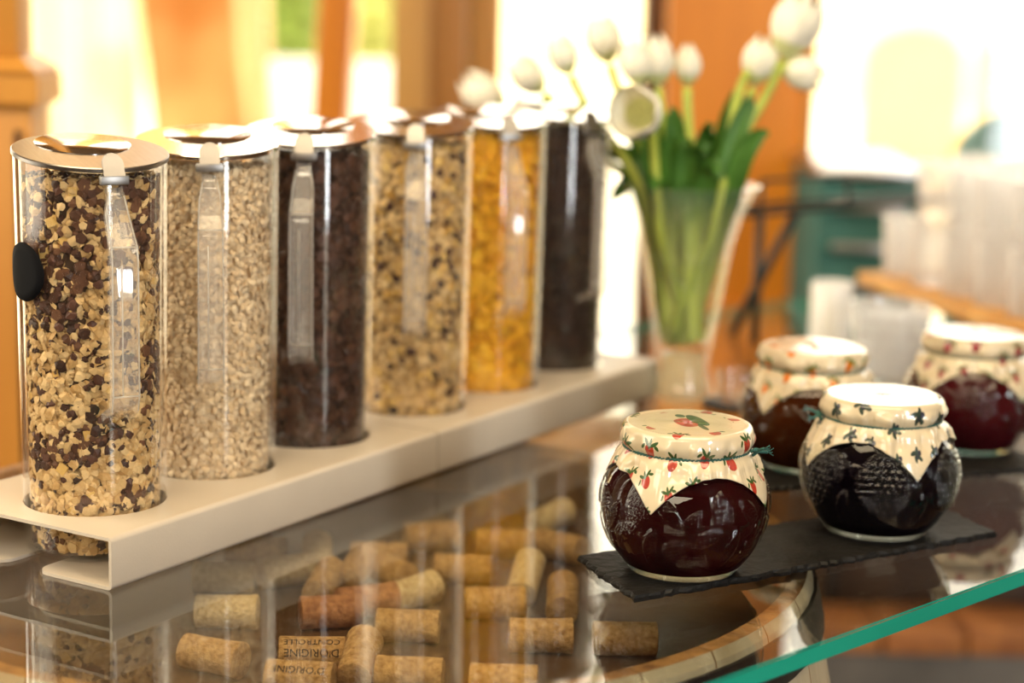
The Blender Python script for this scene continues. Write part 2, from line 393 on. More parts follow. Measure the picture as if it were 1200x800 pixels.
WY = 3.2
def xat(px, Y=WY): return aty(px, 100, Y).x
wf = struct(box('wall_front', (-2.4, WY, -.95), (2.8, WY + .1, -.42), M['wood_brown']))
box('window_head', (-2.4, WY, 1.45), (2.8, WY + .1, 1.70), M['wood_brown'], wf)
box('window_sill', (-2.4, WY - .06, -.42), (2.8, WY + .12, -.38), M['wood_tan'], wf, .005)
# uprights between the panes: (px from, px to, material, lean in m over the height)
def upright(name, p0, p1, mat, y0=WY - .02, y1=WY + .10, lean=0.0):
    a, b2 = xat(p0, y0), xat(p1, y0); bm = bmesh.new(); bx(bm, (a, y0, -.38), (b2, y1, 1.45), .006)
    for v in bm.verts: v.co.x += lean * (v.co.z - .25)
    return struct(from_bm(name, bm, mat, None, angle=40))
upright('trim_1', 368, 410, M['wood_orange'], lean=.05)
upright('trim_2', 458, 502, M['wood_tan'])
upright('trim_3', 503, 546, M['wood_brown'])
upright('trim_4', 548, 587, M['wood_tan'], WY + .02, WY + .08)
upright('trim_5', 754, 782, M['wood_dark'], WY - .04, WY + .08)
# panes
k = 0
for a, b2 in ((-900, 368), (410, 458), (587, 754), (955, 2100)):
    k += 1
    o = struct(box('window_%d' % k, (xat(a) + .01, WY + .035, -.38), (xat(b2) - .01, WY + .041, 1.45), M['window_glass']))
    fr_ = bmesh.new(); x0, x1 = xat(a) + .005, xat(b2) - .005
    bx(fr_, (x0, WY + .02, 1.40), (x1, WY + .06, 1.45)); bx(fr_, (x0, WY + .02, -.38), (x1, WY + .06, -.34))
    tag(from_bm('window_frame', fr_, M['wood_tan'], o), kind=None)
# orange partition panel, a little nearer than the window wall
PYp = 2.95
pn = struct(box('wall_partition', (xat(781, PYp), PYp, -.95), (xat(943, PYp), PYp + .05, 1.7), M['wood_orange']))
box('panel_stile', (xat(943, PYp), PYp - .015, -.95), (xat(954, PYp), PYp + .06, 1.7), M['newel'], pn, .003)
box('panel_rail', (xat(784, PYp), PYp - .01, -.16), (xat(943, PYp), PYp, -.10), M['wood_orange'], pn, .003)

# ------------------------------------------------------------------ outdoors
pv = struct(obj_from('ground', [(-40, WY + .11, -1.0), (40, WY + .11, -1.0), (40, 60, -1.0), (-40, 60, -1.0)], [(0, 1, 2, 3)], M['paving']))
struct(box('building_facade', (-30, 24, -1), (30, 24.5, 1.6), M['facade']))
def hedge(px0, px1, ytop, Y, mat, label, depth=.6):
    a = aty(px0, ytop, Y); b2 = aty(px1, ytop, Y); n = 900
    bm = bmesh.new()
    lx, hx, zt = a.x, b2.x, max(a.z, b2.z)
    bx(bm, (lx + .03, Y + .05, -.99), (hx - .03, Y + depth - .05, zt - .05))
    for i in range(n):
        face = random.random(); x = random.uniform(lx, hx); z = random.uniform(-1, zt); y = Y + random.uniform(-.03, .05)
        if face < .3: z = zt + random.uniform(-.06, .04); y = Y + random.uniform(0, depth)
        s = random.uniform(.03, .06); q = Matrix.Rotation(random.uniform(0, 6), 3, Vector((random.random(), random.random(), random.random())).normalized())
        vs = [bm.verts.new(Vector((x, y, z)) + q @ (Vector(p) * s)) for p in ((-1, 0, 0), (0, -.5, .15), (1, 0, 0), (0, .5, .15))]
        bm.faces.new(vs)
    me = bpy.data.meshes.new('hedge'); bm.to_mesh(me); bm.free(); me.materials.append(mat)
    o = link(bpy.data.objects.new('hedge', me)); tag(o, label, 'hedge'); return o
hedge(300, 400, -70, 9.0, M['leafy'], 'green shrub out of focus left of the leaning orange post').location.z = .0
hedge(404, 470, -50, 10.6, M['hedge_y'], 'narrow yellow green shrub right of the leaning orange post')
# white car-like blocks are too blurred to name: low white garden wall
tag(box('garden_wall', (aty(300, 0, 7).x, 7, -1), (aty(470, 0, 7).x, 7.15, aty(330, 72, 7).z), M['cloth_white'], None, .01), 'low white garden wall behind the leaning orange post', 'wall')
# tall green tree strip behind the shrub (fills above)
def plank_post(px0, px1, ytop_px, Y, mat, lean, label, name='timber_post', th=.16):
    x0, x1 = aty(px0, 0, Y).x, aty(px1, 0, Y).x
    bm = bmesh.new(); bx(bm, (x0, Y, -1.0), (x1, Y + th, 2.4), .01)
    bmesh.ops.subdivide_edges(bm, edges=[e for e in bm.edges if abs(e.verts[0].co.z - e.verts[1].co.z) > 1], cuts=14)
    for v in bm.verts:
        v.co.x += lean * (v.co.z - .3) + .012 * mnoise.noise(Vector((v.co.x * 9, v.co.y * 9, v.co.z * 3)))
    o = from_bm(name, bm, mat, None, angle=50); tag(o, label, 'post'); return o
plank_post(160, 276, 0, 4.9, M['knotty'], -.10, 'broad knotty timber post outside the left window')
plank_post(284, 306, 0, 5.4, M['timber_pale'], -.06, 'thin pale timber post outside beside the knotty one')
# sunlit yellow screen outside left
scn = empty('wood_screen', (0, 5.6, 0)); tag(scn, 'pale yellow board screen in full sun outside the left window', 'screen')
xa = aty(-300, 0, 5.6).x; xb = aty(166, 0, 5.6).x; n = 9
for i in range(n):
    a = xa + (xb - xa) * i / n; box('board', (a + .004, -.02 + .004 * (i % 2), -1.0), (a + (xb - xa) / n - .004, .02, 2.4), M['facade'], scn, .004)
# garden chairs beyond the right window
def chair(px, py, Y, mat, label, rz=0, wd=.44, nm='chair'):
    c = aty(px, py, Y); t = empty(nm, (c.x, Y, -1.0 if Y > 3.3 else -.938), rz); tag(t, label, 'chair'); z = c.z - t.location.z; sh = min(.46, z - .2)
    bm = bmesh.new(); bx(bm, (-wd / 2, -wd / 2, sh - .05), (wd / 2, wd / 2, sh), .015); from_bm('seat', bm, mat, t, angle=40)
    bm = bmesh.new(); n = 14; pts = []
    for i in range(n + 1):
        a = math.pi * i / n; pts.append((-math.cos(a) * wd / 2, z - .16 + math.sin(a) * .16))
    pts = [(-wd / 2, sh + .02)] + pts + [(wd / 2, sh + .02)]
    A = [bm.verts.new((p[0], wd / 2 - .045, p[1])) for p in pts]; B = [bm.verts.new((p[0], wd / 2, p[1])) for p in pts]
    bm.faces.new(A); bm.faces.new(B[::-1])
    for i in range(len(pts)): j = (i + 1) % len(pts); bm.faces.new((A[j], A[i], B[i], B[j]))
    from_bm('backrest', bm, mat, t)
    for sx in (-1, 1):
        for sy in (-1, 1):
            bm = bmesh.new(); tube(bm, [(sx * (wd / 2 - .04), sy * (wd / 2 - .04), 0), (sx * (wd / 2 - .05), sy * (wd / 2 - .05), sh - .04)], [.012, .017]); from_bm('leg', bm, M['wood_brown'], t, smooth=True)
    return t
chair(1085, 30, 8.2, M['yellow'], 'yellow garden chair left of the other, beyond the right window')
chair(1215, 30, 8.8, M['yellow'], 'yellow garden chair at the picture edge beyond the right window')
chair(1290, 120, 4.2, M['teal'], 'teal chair with a rounded back at the right edge behind the glasses', wd=.52)

# ------------------------------------------------------------------ newel post at the left edge
np_ = empty('newel_post', (aty(-12, 100, 1.9).x, 1.9, -.945)); tag(np_, 'orange wooden newel post with moulded cap at the left picture edge', 'post')
hw = (aty(38, 200, 1.9).x - np_.location.x)
zc0 = aty(20, 128, 1.9).z + .945; zc1 = aty(20, 66, 1.9).z + .945
box('shaft', (-hw, 0, 0), (hw, 2 * hw, zc0), M['newel'], np_, .003)
box('panel_strip', (hw - .016, -.004, .02), (hw - .010, 0, zc0 - .02), M['wood_dark'], np_)
bm = bmesh.new(); h = zc1 - zc0; c = hw
for (e, z0, z1) in ((.003, 0, .10), (.0095, .10, .62), (.007, .62, .72)):
    bx(bm, (-hw - e, -e, zc0 + z0 * h), (hw + e, 2 * hw + e, zc0 + z1 * h), .0015)
b2 = [bm.verts.new((sx * (hw + .007), (0 if sy < 0 else 2 * hw) + sy * .012, zc0 + .72 * h)) for sx, sy in ((-1, -1), (1, -1), (1, 1), (-1, 1))]
t2 = [bm.verts.new((sx * (hw - .012), (0 if sy < 0 else 2 * hw) - sy * .012, zc0 + h)) for sx, sy in ((-1, -1), (1, -1), (1, 1), (-1, 1))]
for i in range(4): bm.faces.new((b2[i], b2[(i + 1) % 4], t2[(i + 1) % 4], t2[i]))
bm.faces.new(t2); bm.faces.new(b2[::-1])
from_bm('cap', bm, M['newel'], np_)
box('upper_shaft', (-hw + .010, .010, zc0 + h), (hw - .014, 2 * hw - .010, 2.645), M['newel'], np_, .003)

# ================================================================== BARREL AND GLASS TOP
GT = .012
BC = Vector((-.120, 1.34, 0)); BR = .331; BH = .94 - GT
barrel = empty('barrel', (BC.x, BC.y, -.938)); tag(barrel, 'open wooden barrel under the glass top holding wine corks', 'barrel')
NS = 34; zb = BH - .002
def brad(z): t = z / BH * 2 - 1; return BR + .055 * (1 - t * t)
for i in range(NS):
    a0 = 2 * math.pi * i / NS + .0018; a1 = 2 * math.pi * (i + 1) / NS - .0018; V = []; Fc = []; mi = []
    zs = [0, .12, .3, .5, .7, .82, .9, zb - .006, zb]
    nA = 4
    for z in zs:
        z = min(z, zb)
        ro = brad(z); ri = ro - (.018 if z < zb - .001 else .013)
        if z >= zb - .001: ro -= .002
        for j in range(nA): a = a0 + (a1 - a0) * j / (nA - 1); V.append((ro * math.cos(a), ro * math.sin(a), z))
        for j in range(nA): a = a1 + (a0 - a1) * j / (nA - 1); V.append((ri * math.cos(a), ri * math.sin(a), z))
    L = 2 * nA
    for s in range(len(zs) - 1):
        for j in range(L):
            k2 = (j + 1) % L; Fc.append((s * L + j, s * L + k2, (s + 1) * L + k2, (s + 1) * L + j)); mi.append(0 if j < nA - 1 else 1)
    Fc.append(tuple(range(L))[::-1]); mi.append(1)
    Fc.append(tuple((len(zs) - 1) * L + j for j in range(L))); mi.append(1)
    obj_from('stave', V, Fc, [M['stave'], M['stave_in']], barrel, midx=mi)
for z0, z1 in ((BH - .040, BH - .012), (BH - .20, BH - .165), (.17, .20), (.02, .05)):
    lathe_obj('hoop', [(brad(z0) + .0005, z0), (brad(z0) + .003, z0), (brad(z1) + .003, z1), (brad(z1) + .0005, z1)], M['hoop'], barrel, 64, closed=True)
zh = -.058 + .938
lathe_obj('barrel_head', [(0, zh), (BR - .020, zh), (BR - .020, zh - .02), (0, zh - .02)], M['wood_dark'], barrel, 48)

q0 = onz(840, 797); ed = Vector((.707, .707, 0)); nd = Vector((-.707, .707, 0))
ed = (onz(1200, 667) - q0); ed.z = 0; ed.normalize(); nd = Vector((-ed.y, ed.x, 0))
gp = [q0 + ed * a + nd * b2 for a, b2 in ((-.52, 0), (1.12, 0), (1.12, .80), (.495, .80), (.495, .70), (-.243, .52))]
# rounded corners
def roundpoly(pts, r, n=8):
    out = []; N = len(pts)
    for i in range(N):
        p = Vector(pts[i]); a = (Vector(pts[i - 1]) - p).normalized(); b2 = (Vector(pts[(i + 1) % N]) - p).normalized()
        p0 = p + a * r; p1 = p + b2 * r
        for k in range(n + 1):
            t = k / n; out.append(p0 * (1 - t)**2 + p * 2 * t * (1 - t) + p1 * t * t)
    return out
gp = roundpoly(gp, .03)
bm = bmesh.new(); prism(bm, gp, -GT, 0); bmesh.ops.recalc_face_normals(bm, faces=bm.faces[:])
es = [e for e in bm.edges if abs(e.verts[0].co.z - e.verts[1].co.z) < 1e-6]
bmesh.ops.bevel(bm, geom=es, offset=.0012, segments=2, affect='EDGES')
for f in bm.faces: f.material_index = 0 if abs(f.normal.z) > .99 else 1
tg = from_bm('glass_tabletop', bm, [M['table_glass'], M['glass_edge']]); tag(tg, 'clear glass tabletop with green edge lying on the barrel', 'tabletop')

# ------------------------------------------------------------------ corks
def cork_mesh(mat, seed):
    rnd = random.Random(seed); n = 20; V = []; Fc = []; L = .0425; r = .0112
    zs = [-.5, -.485, -.3, -.1, .1, .3, .485, .5]
    for zi, z in enumerate(zs):
        rr = r - (.0010 if zi in (0, 7) else 0) + rnd.uniform(-.00015, .0002)
        if seed % 3 == 0 and z > .2: rr += .0009 * (z - .2) * 3
        for k in range(n): V.append((z * L, rr * math.cos(2 * math.pi * k / n), rr * math.sin(2 * math.pi * k / n)))
    for s in range(7):
        for k in range(n): Fc.append((s * n + k, s * n + (k + 1) % n, (s + 1) * n + (k + 1) % n, (s + 1) * n + k))
    Fc.append(tuple(range(n))[::-1]); Fc.append(tuple(7 * n + k for k in range(n)))
    me = bpy.data.meshes.new('wine_cork'); me.from_pydata(V, [], Fc); me.materials.append(mat)
    me.polygons.foreach_set('use_smooth', [True] * len(me.polygons)); me.set_sharp_from_angle(angle=R(50)); return me
cm = {k2: [cork_mesh(M[k2], s) for s in range(3)] for k2 in ('cork', 'cork_pale', 'cork_red')}
HZ = -.058
def textcurve(word, size, mat, parent, r, up=True, off=0.0, flip=False):
    """lettering wrapped round the cork's side"""
    c = bpy.data.curves.new('t', 'FONT'); c.body = word; c.size = size; c.align_x = 'CENTER'; c.align_y = 'CENTER'; c.resolution_u = 2
    o = bpy.data.objects.new('t', c); COL.objects.link(o)
    dg = bpy.context.evaluated_depsgraph_get(); me = bpy.data.meshes.new_from_object(o.evaluated_get(dg)); bpy.data.objects.remove(o)
    for v in me.vertices:
        x, y = v.co.x, v.co.y
        if flip: x, y = -x, -y
        a = off + y / r; v.co = Vector((x, -r * math.cos(a), r * math.sin(a)))
    me.name = 'lettering'; me.materials.clear(); me.materials.append(mat)
    p = link(bpy.data.objects.new('lettering', me), parent); return p
# px, py, turn on the plane (deg, 0 = lying across the picture), tilt up, kind, label
corks = [
 (250, 768, -24, 0, 'cork', 'tan wine cork lying slanted at the left, just below the white stand reflection'),
 (366, 766, 3, 0, 'cork', 'wine cork stamped with two lines of dark lettering, behind another stamped one'),
 (352, 795, -6, 0, 'cork', 'wine cork at the bottom edge in front of the stamped one'),
 (421, 772, 84, 16, 'cork', 'wine cork pointing at the viewer right of the stamped cork'),
 (478, 733, -2, 0, 'cork', 'light brown cork lying straight across at the centre of the pile'),
 (480, 790, -4, 0, 'cork', 'cork lying across the bottom edge below the central one'),
 (483, 694, 50, 0, 'cork_pale', 'pale cork with its round end facing left, above the central one'),
 (459, 669, -55, 0, 'cork', 'cork pointing down right, resting near the pale slanted cork'),
 (388, 716, 14, 0, 'cork_red', 'reddish stained cork lying across left of the pale slanted cork'),
 (430, 704, 22, 0, 'cork_red', 'reddish cork just right of the other stained one'),
 (380, 682, 82, 8, 'cork', 'upright looking cork behind the left stained cork'),
 (372, 652, 96, 14, 'cork_pale', 'pale cork standing end on, furthest back of the left row'),
 (416, 668, 76, 8, 'cork', 'brown cork end on, behind the right stained cork'),
 (336, 668, 30, 0, 'cork_pale', 'pale cork dimmed by the stand reflection, left of the end on corks'),
 (262, 676, 2, 0, 'cork_pale', 'pale cork lying across at the far left under the stand reflection'),
 (266, 716, 0, 0, 'cork_pale', 'pale cork lying across, second from the stand reflection at the left'),
 (444, 652, 2, 0, 'cork', 'cork lying across at the back behind the slanted pair'),
 (543, 667, -4, 0, 'cork', 'brown cork lying across right of the slanted pair'),
 (590, 637, 2, 0, 'cork', 'orange brown cork lying across at the back, right half of the pile'),
 (580, 706, 6, 0, 'cork', 'orange brown cork lying across right of the central one'),
 (616, 676, 80, 20, 'cork_pale', 'pale round ended cork behind two orange brown corks'),
 (634, 744, 1, 0, 'cork', 'cork lying across near the front, left of the jam jar reflection'),
 (659, 700, 88, 10, 'cork', 'cork end on with a dark stained lower half, left of the slate tip'),
 (655, 640, -35, 0, 'cork', 'dim brown cork slanting down at the right back of the pile'),
 (646, 606, 60, 0, 'cork_pale', 'small pale cork at the very back right of the pile'),
 (732, 748, 2, 0, 'cork', 'cork lying across under the front jam jar reflection'),
 (590, 799, -2, 0, 'cork', 'cork cut by the bottom edge right of centre'),
 (300, 645, -10, 0, 'cork', 'dim cork at the back left of the pile'),
 (505, 628, 15, 0, 'cork', 'dim cork at the back centre against the stand reflection'),
]
placed = []
for i, (px, py, tz, ty, kd, lb) in enumerate(corks):
    z = HZ + .0115 + math.sin(R(ty)) * .018; p = onz(px, py, z)
    o = link(bpy.data.objects.new('wine_cork', cm[kd][i % 3])); o.location = p
    o.rotation_euler = (R(0 if i in (1, 2) else (i * 47) % 360), R(-ty), R(tz) + (0 if abs(tz) > 60 else 0)); tag(o, lb, 'cork', 'wine corks in the barrel')
    if i == 1:
        textcurve("CONTROLLE", .0062, M['ink'], o, .01145, off=R(62), flip=True); textcurve("D'ORIGINE", .0072, M['ink'], o, .01145, off=R(24), flip=True)
    if i == 2:
        textcurve("D'ORIGINE", .0068, M['ink'], o, .01145, off=R(50), flip=True)

# ================================================================== STAND (two units) AND CEREAL DISPENSERS
sd = Vector((math.sin(R(31.3)), math.cos(R(31.3)), 0)); sn = Vector((sd.y, -sd.x, 0))      # along the row, toward the front
F0 = onz(131, 693); ZT = .034; TH = .0022
P1 = onz(112, 583, ZT); P1.z = 0
OFF = [0, .116, .232, .366, .482, .598]
cdist = (F0 - P1).dot(sn)                  # front wall plane to jar axis
W = .160; FLG = .066
s_first = (F0 - P1).dot(sd)
def rowpt(s, n, z=0): return P1 + sd * s + sn * n + Vector((0, 0, z))
JR0, JR1, JZB, JZT = .0462, .0488, .0030, .261
def stand(s0, s1, holes, label):
    st = empty('dispenser_stand', rowpt(s0, cdist)); tag(st, label, 'stand', 'white metal dispenser stands')
    basis = Matrix((sd, sn, Vector((0, 0, 1)))).transposed().to_4x4()
    st.matrix_world = Matrix.Translation(rowpt(s0, cdist)) @ Matrix((sd, -sn, Vector((0, 0, 1)))).transposed().to_4x4()
    L = s1 - s0
    # local x along the row, y toward the back, z up.  top plate with round holes
    bm = bmesh.new(); rr = .0035
    nseg = 40; cy = cdist
    Wd = W
    # top plate as strips: grid cells around each hole
    xs = [0]
    for h in holes: pass
    def addplate(z):
        rings = []
        cells = []; hs = [h - s0 for h in holes]
        bounds = [rr * 0] + [(a + b2) / 2 for a, b2 in zip(hs, hs[1:])] + [L]
        for h, x0, x1 in zip(hs, bounds, bounds[1:]):
            inner = []; outer = []
            for k in range(nseg):
                a = 2 * math.pi * (k + .5) / nseg; c, s = math.cos(a), math.sin(a)
                inner.append(bm.verts.new((h + .0468 * c, cy + .0468 * s, z)))
                tx = ((x1 - h) if c > 0 else (x0 - h)) / c if abs(c) > 1e-6 else 1e9
                ty_ = ((Wd - rr - cy) if s > 0 else (rr - cy)) / s if abs(s) > 1e-6 else 1e9
                t = min(tx, ty_); outer.append(bm.verts.new((h + c * t, cy + s * t, z)))
            # snap nearest outer verts to the four corners
            for cxx, cyy in ((x0, rr), (x1, rr), (x1, Wd - rr), (x0, Wd - rr)):
                v = min(outer, key=lambda v: (v.co.x - cxx)**2 + (v.co.y - cyy)**2); v.co.x = cxx; v.co.y = cyy
            for k in range(nseg): j = (k + 1) % nseg; bm.faces.new((inner[k], outer[k], outer[j], inner[j]))
    addplate(ZT)
    bmesh.ops.recalc_face_normals(bm, faces=bm.faces[:])
    for f in bm.faces:
        if f.normal.z < 0: f.normal_flip()
    g = bmesh.ops.extrude_face_region(bm, geom=bm.faces[:])
    bmesh.ops.translate(bm, verts=[v for v in g['geom'] if isinstance(v, bmesh.types.BMVert)], vec=(0, 0, -TH))
    from_bm('top_plate', bm, M['white_metal'], st)
    # front and back walls with rounded bends and inward flanges
    def channel(sign, y0):
        prof = []                      # outer path (y,z) from plate edge round the bend, down, round the foot, along the flange
        for k in range(6): a = math.pi / 2 * k / 5; prof.append((rr - rr * math.sin(a), ZT - rr + rr * math.cos(a)))
        for k in range(6): a = math.pi / 2 * k / 5; prof.append((rr - rr * math.cos(a), rr - rr * math.sin(a)))
        out = prof[:]; fl_ = (FLG, 0); inn = []
        ri = rr - TH
        for k in range(6): a = math.pi / 2 * k / 5; inn.append((rr - ri * math.sin(a), ZT - rr + ri * math.cos(a)))
        for k in range(6): a = math.pi / 2 * k / 5; inn.append((rr - ri * math.cos(a), rr - ri * math.sin(a)))
        bm = bmesh.new()
        def mk(x): return [bm.verts.new((x, y0 + sign * y, z + .0002)) for y, z in out + [(FLG - .012, 0)] + [(FLG - .012, TH)] + inn[::-1]]
        A = mk(0); B = mk(L); n = len(A)
        for i in range(n): j = (i + 1) % n; bm.faces.new((A[i], A[j], B[j], B[i]))
        bm.faces.new(A[::-1]); bm.faces.new(B)
        # rounded flange tip
        pts = [(0, FLG - .012), (L, FLG - .012)]
        for cx, d in ((L - .012, 0), (.012, 1)):
            for k in range(7):
                a = math.pi / 2 * k / 6
                pts.append((cx + .012 * (math.cos(a) if d == 0 else -math.sin(a)), FLG - .012 + .012 * (math.sin(a) if d == 0 else math.cos(a))))
        prism(bm, [(x, y0 + sign * y) for x, y in pts], .0002, TH + .0002)
        return bm
    from_bm('front_wall', channel(1, 0), M['white_metal'], st, angle=35)
    from_bm('back_wall', channel(-1, Wd), M['white_metal'], st, angle=35)
    return st
end1 = (OFF[2] + OFF[3]) / 2
stand(s_first, end1 - .0008, OFF[:3], 'white bent metal stand under the three nearest cereal dispensers')
end2 = OFF[5] + (OFF[3] - end1) + .004
stand(end1 + .0008, end2, OFF[3:], 'white bent metal stand under the three far cereal dispensers')

def contents(name, c, zt, spec, fill, label, zb=None):
    """spec: list of (material, share, shape, size, layer fn)"""
    zb = JZB + .0034 if zb is None else zb
    V = []; Fc = []; mi = []; mats = [fill] + [s[0] for s in spec]
    n = 32
    def rad(z): return JR0 + (JR1 - JR0) * z / JZT - .0046
    rings = [zb, zb + .01, (zb + zt) / 2, zt - .006]
    cv, cf = lathe([(0, zb)] + [(rad(z) - .0045, z) for z in rings] + [(0, zt - .006)], n)
    V += cv; Fc += cf; mi += [0] * len(cf)
    for si, (mt, cnt, shape, size, zf) in enumerate(spec):
        for i in range(cnt):
            for _ in range(20):
                z = random.uniform(zb + .002, zt); a = random.uniform(0, 2 * math.pi)
                if zf is None or random.random() < zf(z, a): break
            deep = random.random(); r = rad(z) - .0008 - .0045 * deep ** .8
            if random.random() < .06: z = zt - random.random() * .004; r = rad(z) * math.sqrt(random.random())
            pos = np.array((r * math.cos(a), r * math.sin(a), z)); s = size * random.uniform(.7, 1.3)
            nrm = Vector((math.cos(a), math.sin(a), random.uniform(-.6, .6))) + Vector((random.uniform(-.6, .6), random.uniform(-.6, .6), 0))
            q = nrm.to_track_quat('Z', 'Y').to_matrix() @ Matrix.Rotation(random.uniform(0, 6.28), 3, 'Z')
            b0 = len(V)
            if shape == 'flake':
                k = 7; loc = [(0, 0, .22)] + [((1 + random.uniform(-.22, .22)) * math.cos(2 * math.pi * j / k), .72 * (1 + random.uniform(-.22, .22)) * math.sin(2 * math.pi * j / k), random.uniform(-.15, .12)) for j in range(k)]
                fs = [(0, 1 + j, 1 + (j + 1) % k) for j in range(k)]
            elif shape == 'curl':
                k = 8; cu = random.uniform(.4, .9)
                loc = [(0, 0, 0)] + [((1 + random.uniform(-.2, .2)) * math.cos(2 * math.pi * j / k), .8 * (1 + random.uniform(-.2, .2)) * math.sin(2 * math.pi * j / k), cu * math.cos(2 * math.pi * j / k) ** 2 * random.uniform(.5, 1)) for j in range(k)]
                fs = [(0, 1 + j, 1 + (j + 1) % k) for j in range(k)]
            elif shape == 'cube':
                loc = [(x, y, zz) for x in (-.7, .7) for y in (-.7, .7) for zz in (-.7, .7)]; fs = [(0, 1, 3, 2), (4, 6, 7, 5), (0, 4, 5, 1), (2, 3, 7, 6), (0, 2, 6, 4), (1, 5, 7, 3)]
            else:
                loc = [(0, 0, 1)] + [(math.cos(j * 1.2566) * .9, math.sin(j * 1.2566) * .9, .45) for j in range(5)] + [(math.cos(j * 1.2566 + .63) * .9, math.sin(j * 1.2566 + .63) * .9, -.45) for j in range(5)] + [(0, 0, -1)]
                loc = [tuple(v * (1 + random.uniform(-.2, .2)) for v in p) for p in loc]
                fs = [(0, 1 + j, 1 + (j + 1) % 5) for j in range(5)] + [(1 + j, 6 + j, 1 + (j + 1) % 5) for j in range(5)] + [(1 + (j + 1) % 5, 6 + j, 6 + (j + 1) % 5) for j in range(5)] + [(11, 6 + (j + 1) % 5, 6 + j) for j in range(5)]
            for p in loc:
                w_ = q @ (Vector(p) * s); v = Vector(pos) + w_; hr = math.hypot(v.x, v.y); lim = rad(v.z) + .0002
                if hr > lim: v.x *= lim / hr; v.y *= lim / hr
                v.z = max(v.z, zb); V.append(tuple(v))
            Fc += [tuple(b0 + t for t in f) for f in fs]; mi += [si + 1] * len(fs)
    o = obj_from(name, V, Fc, mats, None, midx=mi); o.location = c; o.data.polygons.foreach_set('use_smooth', [False] * len(o.data.polygons))
    tag(o, label, 'cereal', kind='stuff'); return o
def band(f0): return f0
def nz3(z, a, sc=30, sd_=0): return mnoise.noise(Vector((math.cos(a) * 1.4, math.sin(a) * 1.4 + sd_, z * sc)))
top = JZT - .014
LID_T = R(8)

